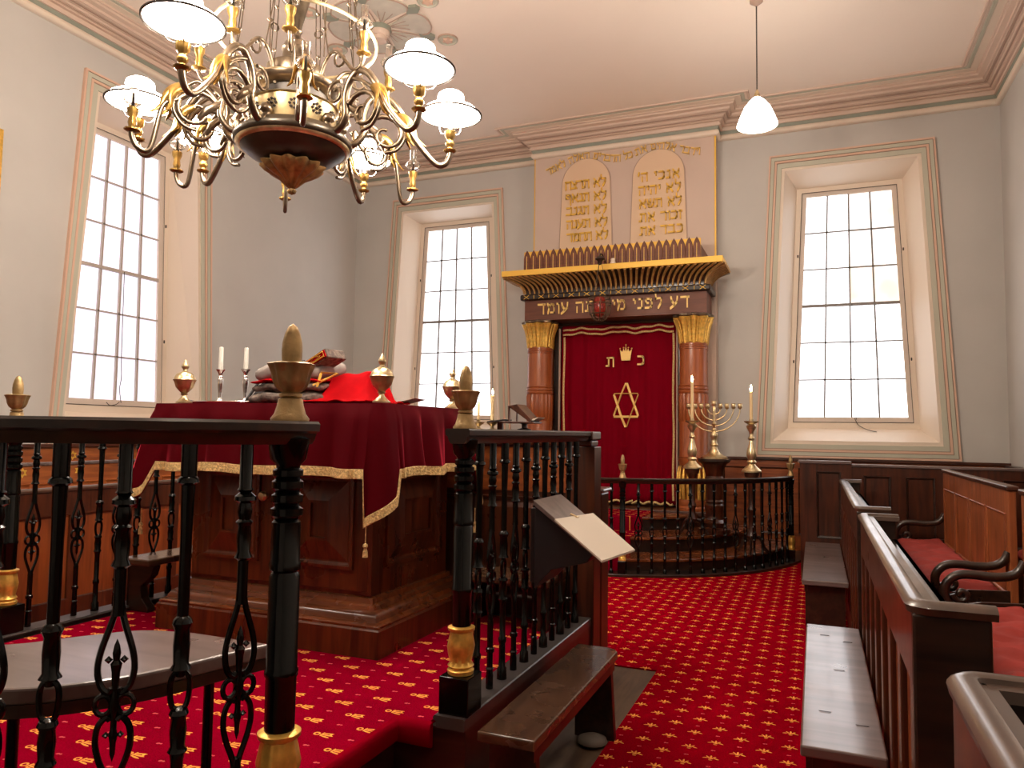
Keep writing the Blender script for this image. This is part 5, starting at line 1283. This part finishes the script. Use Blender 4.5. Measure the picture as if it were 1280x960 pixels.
MB().lathe([(.150,SH),(.147,SH+.008),(.125,SH+.026),(.095,SH+.042),(.064,SH+.054),(.052,SH+.060),(.060,SH+.072),(.066,SH+.086),(.062,SH+.102),(.050,SH+.112),(.046,SH+.110),(.056,SH+.098),(.060,SH+.086),(.055,SH+.073),(.046,SH+.062),(.060,SH+.050),(.090,SH+.037),(.120,SH+.022),(.143,SH+.005)], RO, 0, 0, 36).build('opal_shade', M_['opal'], a1, smooth=60, local=True)
MB().tube([(RO+.151*math.cos(2*PI*i/36), .151*math.sin(2*PI*i/36), SH-.001) for i in range(36)], .0055, 6, closed=True).build('shade_rim', M_['line'], a1, local=True)
lamps = [a+22.2 for a in (253, -30, 7, 75, 145, 180)]
for i, d in enumerate(lamps):
    if i == 0: a1.rotation_euler = (0,0,math.radians(d))
    else: partcopy(a1, ch, (HX, HY, 0), math.radians(d))
# an arm carrying a small glass candle lamp
a2 = arm_mesh(.69, 2.655, -.09, .0115).build('candle_arm', M_['bronze'], ch, smooth=60, local=True); a2.location = (0, 0, -2.83)
def glass(z, r): return MB().lathe([(.010,z),(.014,z+.004),(.034,z+.02),(.040,z+.032),(.034,z+.048),(.020,z+.058),(.017,z+.066),(.018,z+.12),(.0165,z+.12),(.0155,z+.066),(.018,z+.057),(.030,z+.047),(.036,z+.032),(.031,z+.022),(.012,z+.007)], r, 0, 0, 24, 12, .04)
def addcup(par, r, z):
    MB().lathe([(.02,z-.01),(.032,z-.004),(.032,z+.002),(.014,z+.01),(.018,z+.03),(.014,z+.055),(.022,z+.075),(.024,z+.095),(.012,z+.10)], r, 0, 0, 32, 8, .04).build('candle_cup', M_['chgold'], par, smooth=50, local=True)
    glass(z+.10, r).build('glass_shade', M_['clearglass'], par, smooth=60, local=True)
    MB().lathe([(.006,z+.10),(.006,z+.16),(0,z+.165)], r, 0, 0, 8).build('candle_bulb', M_['candle'], par, smooth=60, local=True)
leaf_mesh().build('acanthus_leaf', M_['chgold'], a2, smooth=60, local=True)
addcup(a2, .69, 2.655)
for i, d in enumerate([a+22.2 for a in (206, 290, 42, 110, 162)]):
    if i == 0: a2.rotation_euler = (0,0,math.radians(d))
    else: partcopy(a2, ch, (HX, HY, 0), math.radians(d))
# upper tier of small arms
mb = MB().tube(catmull([(.15,0,2.95),(.18,0,3.04),(.225,0,3.10),(.28,0,3.10),(.33,0,3.045),(.375,0,2.995),(.415,0,2.99),(.44,0,3.02),(.443,0,3.05)], 6), .009, 7)
mb.tube([(.30+(.045-.0025*i)*math.cos(i*.5+2), 0, 3.06+(.045-.0025*i)*math.sin(i*.5+2)) for i in range(14)], .006, 6)
a3 = mb.build('upper_arm', M_['bronze'], ch, smooth=60, local=True); a3.location = (0, 0, -2.83)
addcup(a3, .443, 3.05)
for i, d in enumerate([a+22.2 for a in (190, 250, 283, 328, 15, 75, 135)]):
    if i == 0: a3.rotation_euler = (0,0,math.radians(d))
    else: partcopy(a3, ch, (HX, HY, 0), math.radians(d))
CB(MB().tube([(.38*math.cos(2*PI*i/48), .38*math.sin(2*PI*i/48), 3.23) for i in range(48)], .009, 7, closed=True), 'hoop', 'brass')
for k in range(8):
    q = 2*PI*k/8+.3; c, s_ = math.cos(q), math.sin(q)
    mb = MB()
    for w in (-.012, .012):
        mb.tube([(.33*c-w*s_, .33*s_+w*c, 3.02), (.31*c, .31*s_, 3.16), (.29*c-w*s_, .29*s_+w*c, 3.32), (.10*c, .10*s_, 5.38)], .0028, 5)
    for z, r, R in ((3.16,.31,.014),(3.30,.293,.012),(3.52,.27,.013)): mb.lathe([(0,-R),(R,0),(0,R)], r*c, r*s_, z, 8)
    mb.tube([(.285*c+.02*math.cos(2*PI*i/12)*s_*-1, .285*s_+.02*math.cos(2*PI*i/12)*c, 3.42+.02*math.sin(2*PI*i/12)) for i in range(12)], .004, 5, closed=True)
    CB(mb, 'hanging_chain', 'bronze')

# ------------------------------------------------------------------ pendant lamps
def pendant(x, y, z, label, big=True):
    p = thing('pendant_lamp', label, 'pendant lamp', (x, y, ZC), group='white cone pendants on long flex')
    MB().tube([(x,y,z+.2),(x,y,ZC-.03)], .006, 6).build('flex', M_['line'], p)
    MB().lathe([(.06,ZC),(.06,ZC-.02),(.02,ZC-.05),(.012,ZC-.06)], x, y, 0, 20).build('ceiling_cup', M_['mould2'], p, smooth=40)
    MB().lathe([(.024,z+.16),(.028,z+.19),(.016,z+.22),(.007,z+.24)], x, y, 0, 16).build('holder', M_['brass'], p, smooth=40)
    MB().lathe([(.180,z-.10),(.178,z-.085),(.15,z-.01),(.115,z+.07),(.07,z+.13),(.03,z+.165),(.02,z+.165),(.06,z+.125),(.105,z+.065),(.14,z-.015),(.168,z-.09)], x, y, 0, 36).build('opal_shade', M_['opalp'], p, smooth=60)
    MB().lathe([(0,z-.09),(.05,z-.075),(.07,z-.03),(.05,z+.04),(.02,z+.12)], x, y, 0, 16).build('bulb', M_['bulb'], p, smooth=60)
M_['opalp'] = emit('pendant_opal_glass', (1,.90,.78), 16)
M_['bulb'] = emit('bulb', (1,.84,.62), 30)
pendant(-.467, 7.02, 4.30, 'white cone pendant lamp hanging on a long flex beside the right window')
pendant(-.485, .6, 4.2, 'unseen white cone pendant lamp added as fill above the viewer on the right')  # this pendant and the next are out of view, added for fill light
pendant(-4.13, .6, 4.2, 'unseen white cone pendant lamp added as fill above the viewer on the left')

def light(name, typ, loc, energy, color, size=.1, rot=None, sx=None):
    d = bpy.data.lights.new(name, typ); d.energy = energy; d.color = color
    if typ == 'POINT': d.shadow_soft_size = size
    if typ == 'AREA': d.shape = 'RECTANGLE'; d.size, d.size_y = sx
    o = bpy.data.objects.new(name, d); col.objects.link(o); o.location = loc
    if rot: o.rotation_euler = rot
    return o
WARM = (1, .86, .71)
for i, d in enumerate(lamps):
    q = math.radians(d); light('lamp_light', 'POINT', (HX+RO*math.cos(q), HY+RO*math.sin(q), SH-.02), 8, WARM, .05); light('lamp_glow', 'POINT', (HX+RO*math.cos(q), HY+RO*math.sin(q), SH+.19), 54, WARM, .05)
light('pendant_light', 'POINT', (-.467, 7.02, 4.15), 20, WARM, .08)
light('pendant_light', 'POINT', (-.485, .6, 4.05), 22, WARM, .08)  # fill from the added pendants above the viewer, this and the next
light('pendant_light', 'POINT', (-4.13, .6, 4.05), 22, WARM, .08)
for x, y, z in ((-1.20,7.95,1.95),(-.615,8.05,1.85)): light('candle_light', 'POINT', (x, y, z), 2.2, (1,.6,.3), .02)

wd = bpy.data.worlds.new('world'); sc.world = wd; wd.use_nodes = True
wd.node_tree.nodes['Background'].inputs[0].default_value = (.6,.7,.9,1); wd.node_tree.nodes['Background'].inputs[1].default_value = .3

# ------------------------------------------------------------------ camera
YAW, PITCH, ROLL, FPX = -0.388019, 0.0648572, 0.01451008, 929.12
cyw, syw = math.cos(YAW), math.sin(YAW)
f_ = Vector((syw*math.cos(PITCH), cyw*math.cos(PITCH), math.sin(PITCH)))
r_ = Vector((cyw, -syw, 0)); u_ = r_.cross(f_)
r2 = r_*math.cos(ROLL) + u_*math.sin(ROLL); u2 = -r_*math.sin(ROLL) + u_*math.cos(ROLL)
cam = bpy.data.cameras.new('camera'); co_ = bpy.data.objects.new('camera', cam); col.objects.link(co_)
cam.sensor_width = 36; cam.lens = FPX*36/1280; cam.clip_start = .05
m3 = Matrix((r2, u2, -f_)).transposed()
co_.matrix_world = Matrix.Translation((0,0,1.35)) @ m3.to_4x4()
sc.camera = co_
vs_ = sc.view_settings
sc.display_settings.display_device = 'sRGB'
vs_.view_transform = 'Standard'; vs_.look = 'None'; vs_.gamma = 1; vs_.use_curve_mapping = False
vs_.exposure = 0.13
sc.cycles.use_denoising = True; sc.cycles.max_bounces = 8; sc.cycles.diffuse_bounces = 4; sc.cycles.sample_clamp_indirect = 6
sc.cycles.caustics_reflective = False; sc.cycles.caustics_refractive = False
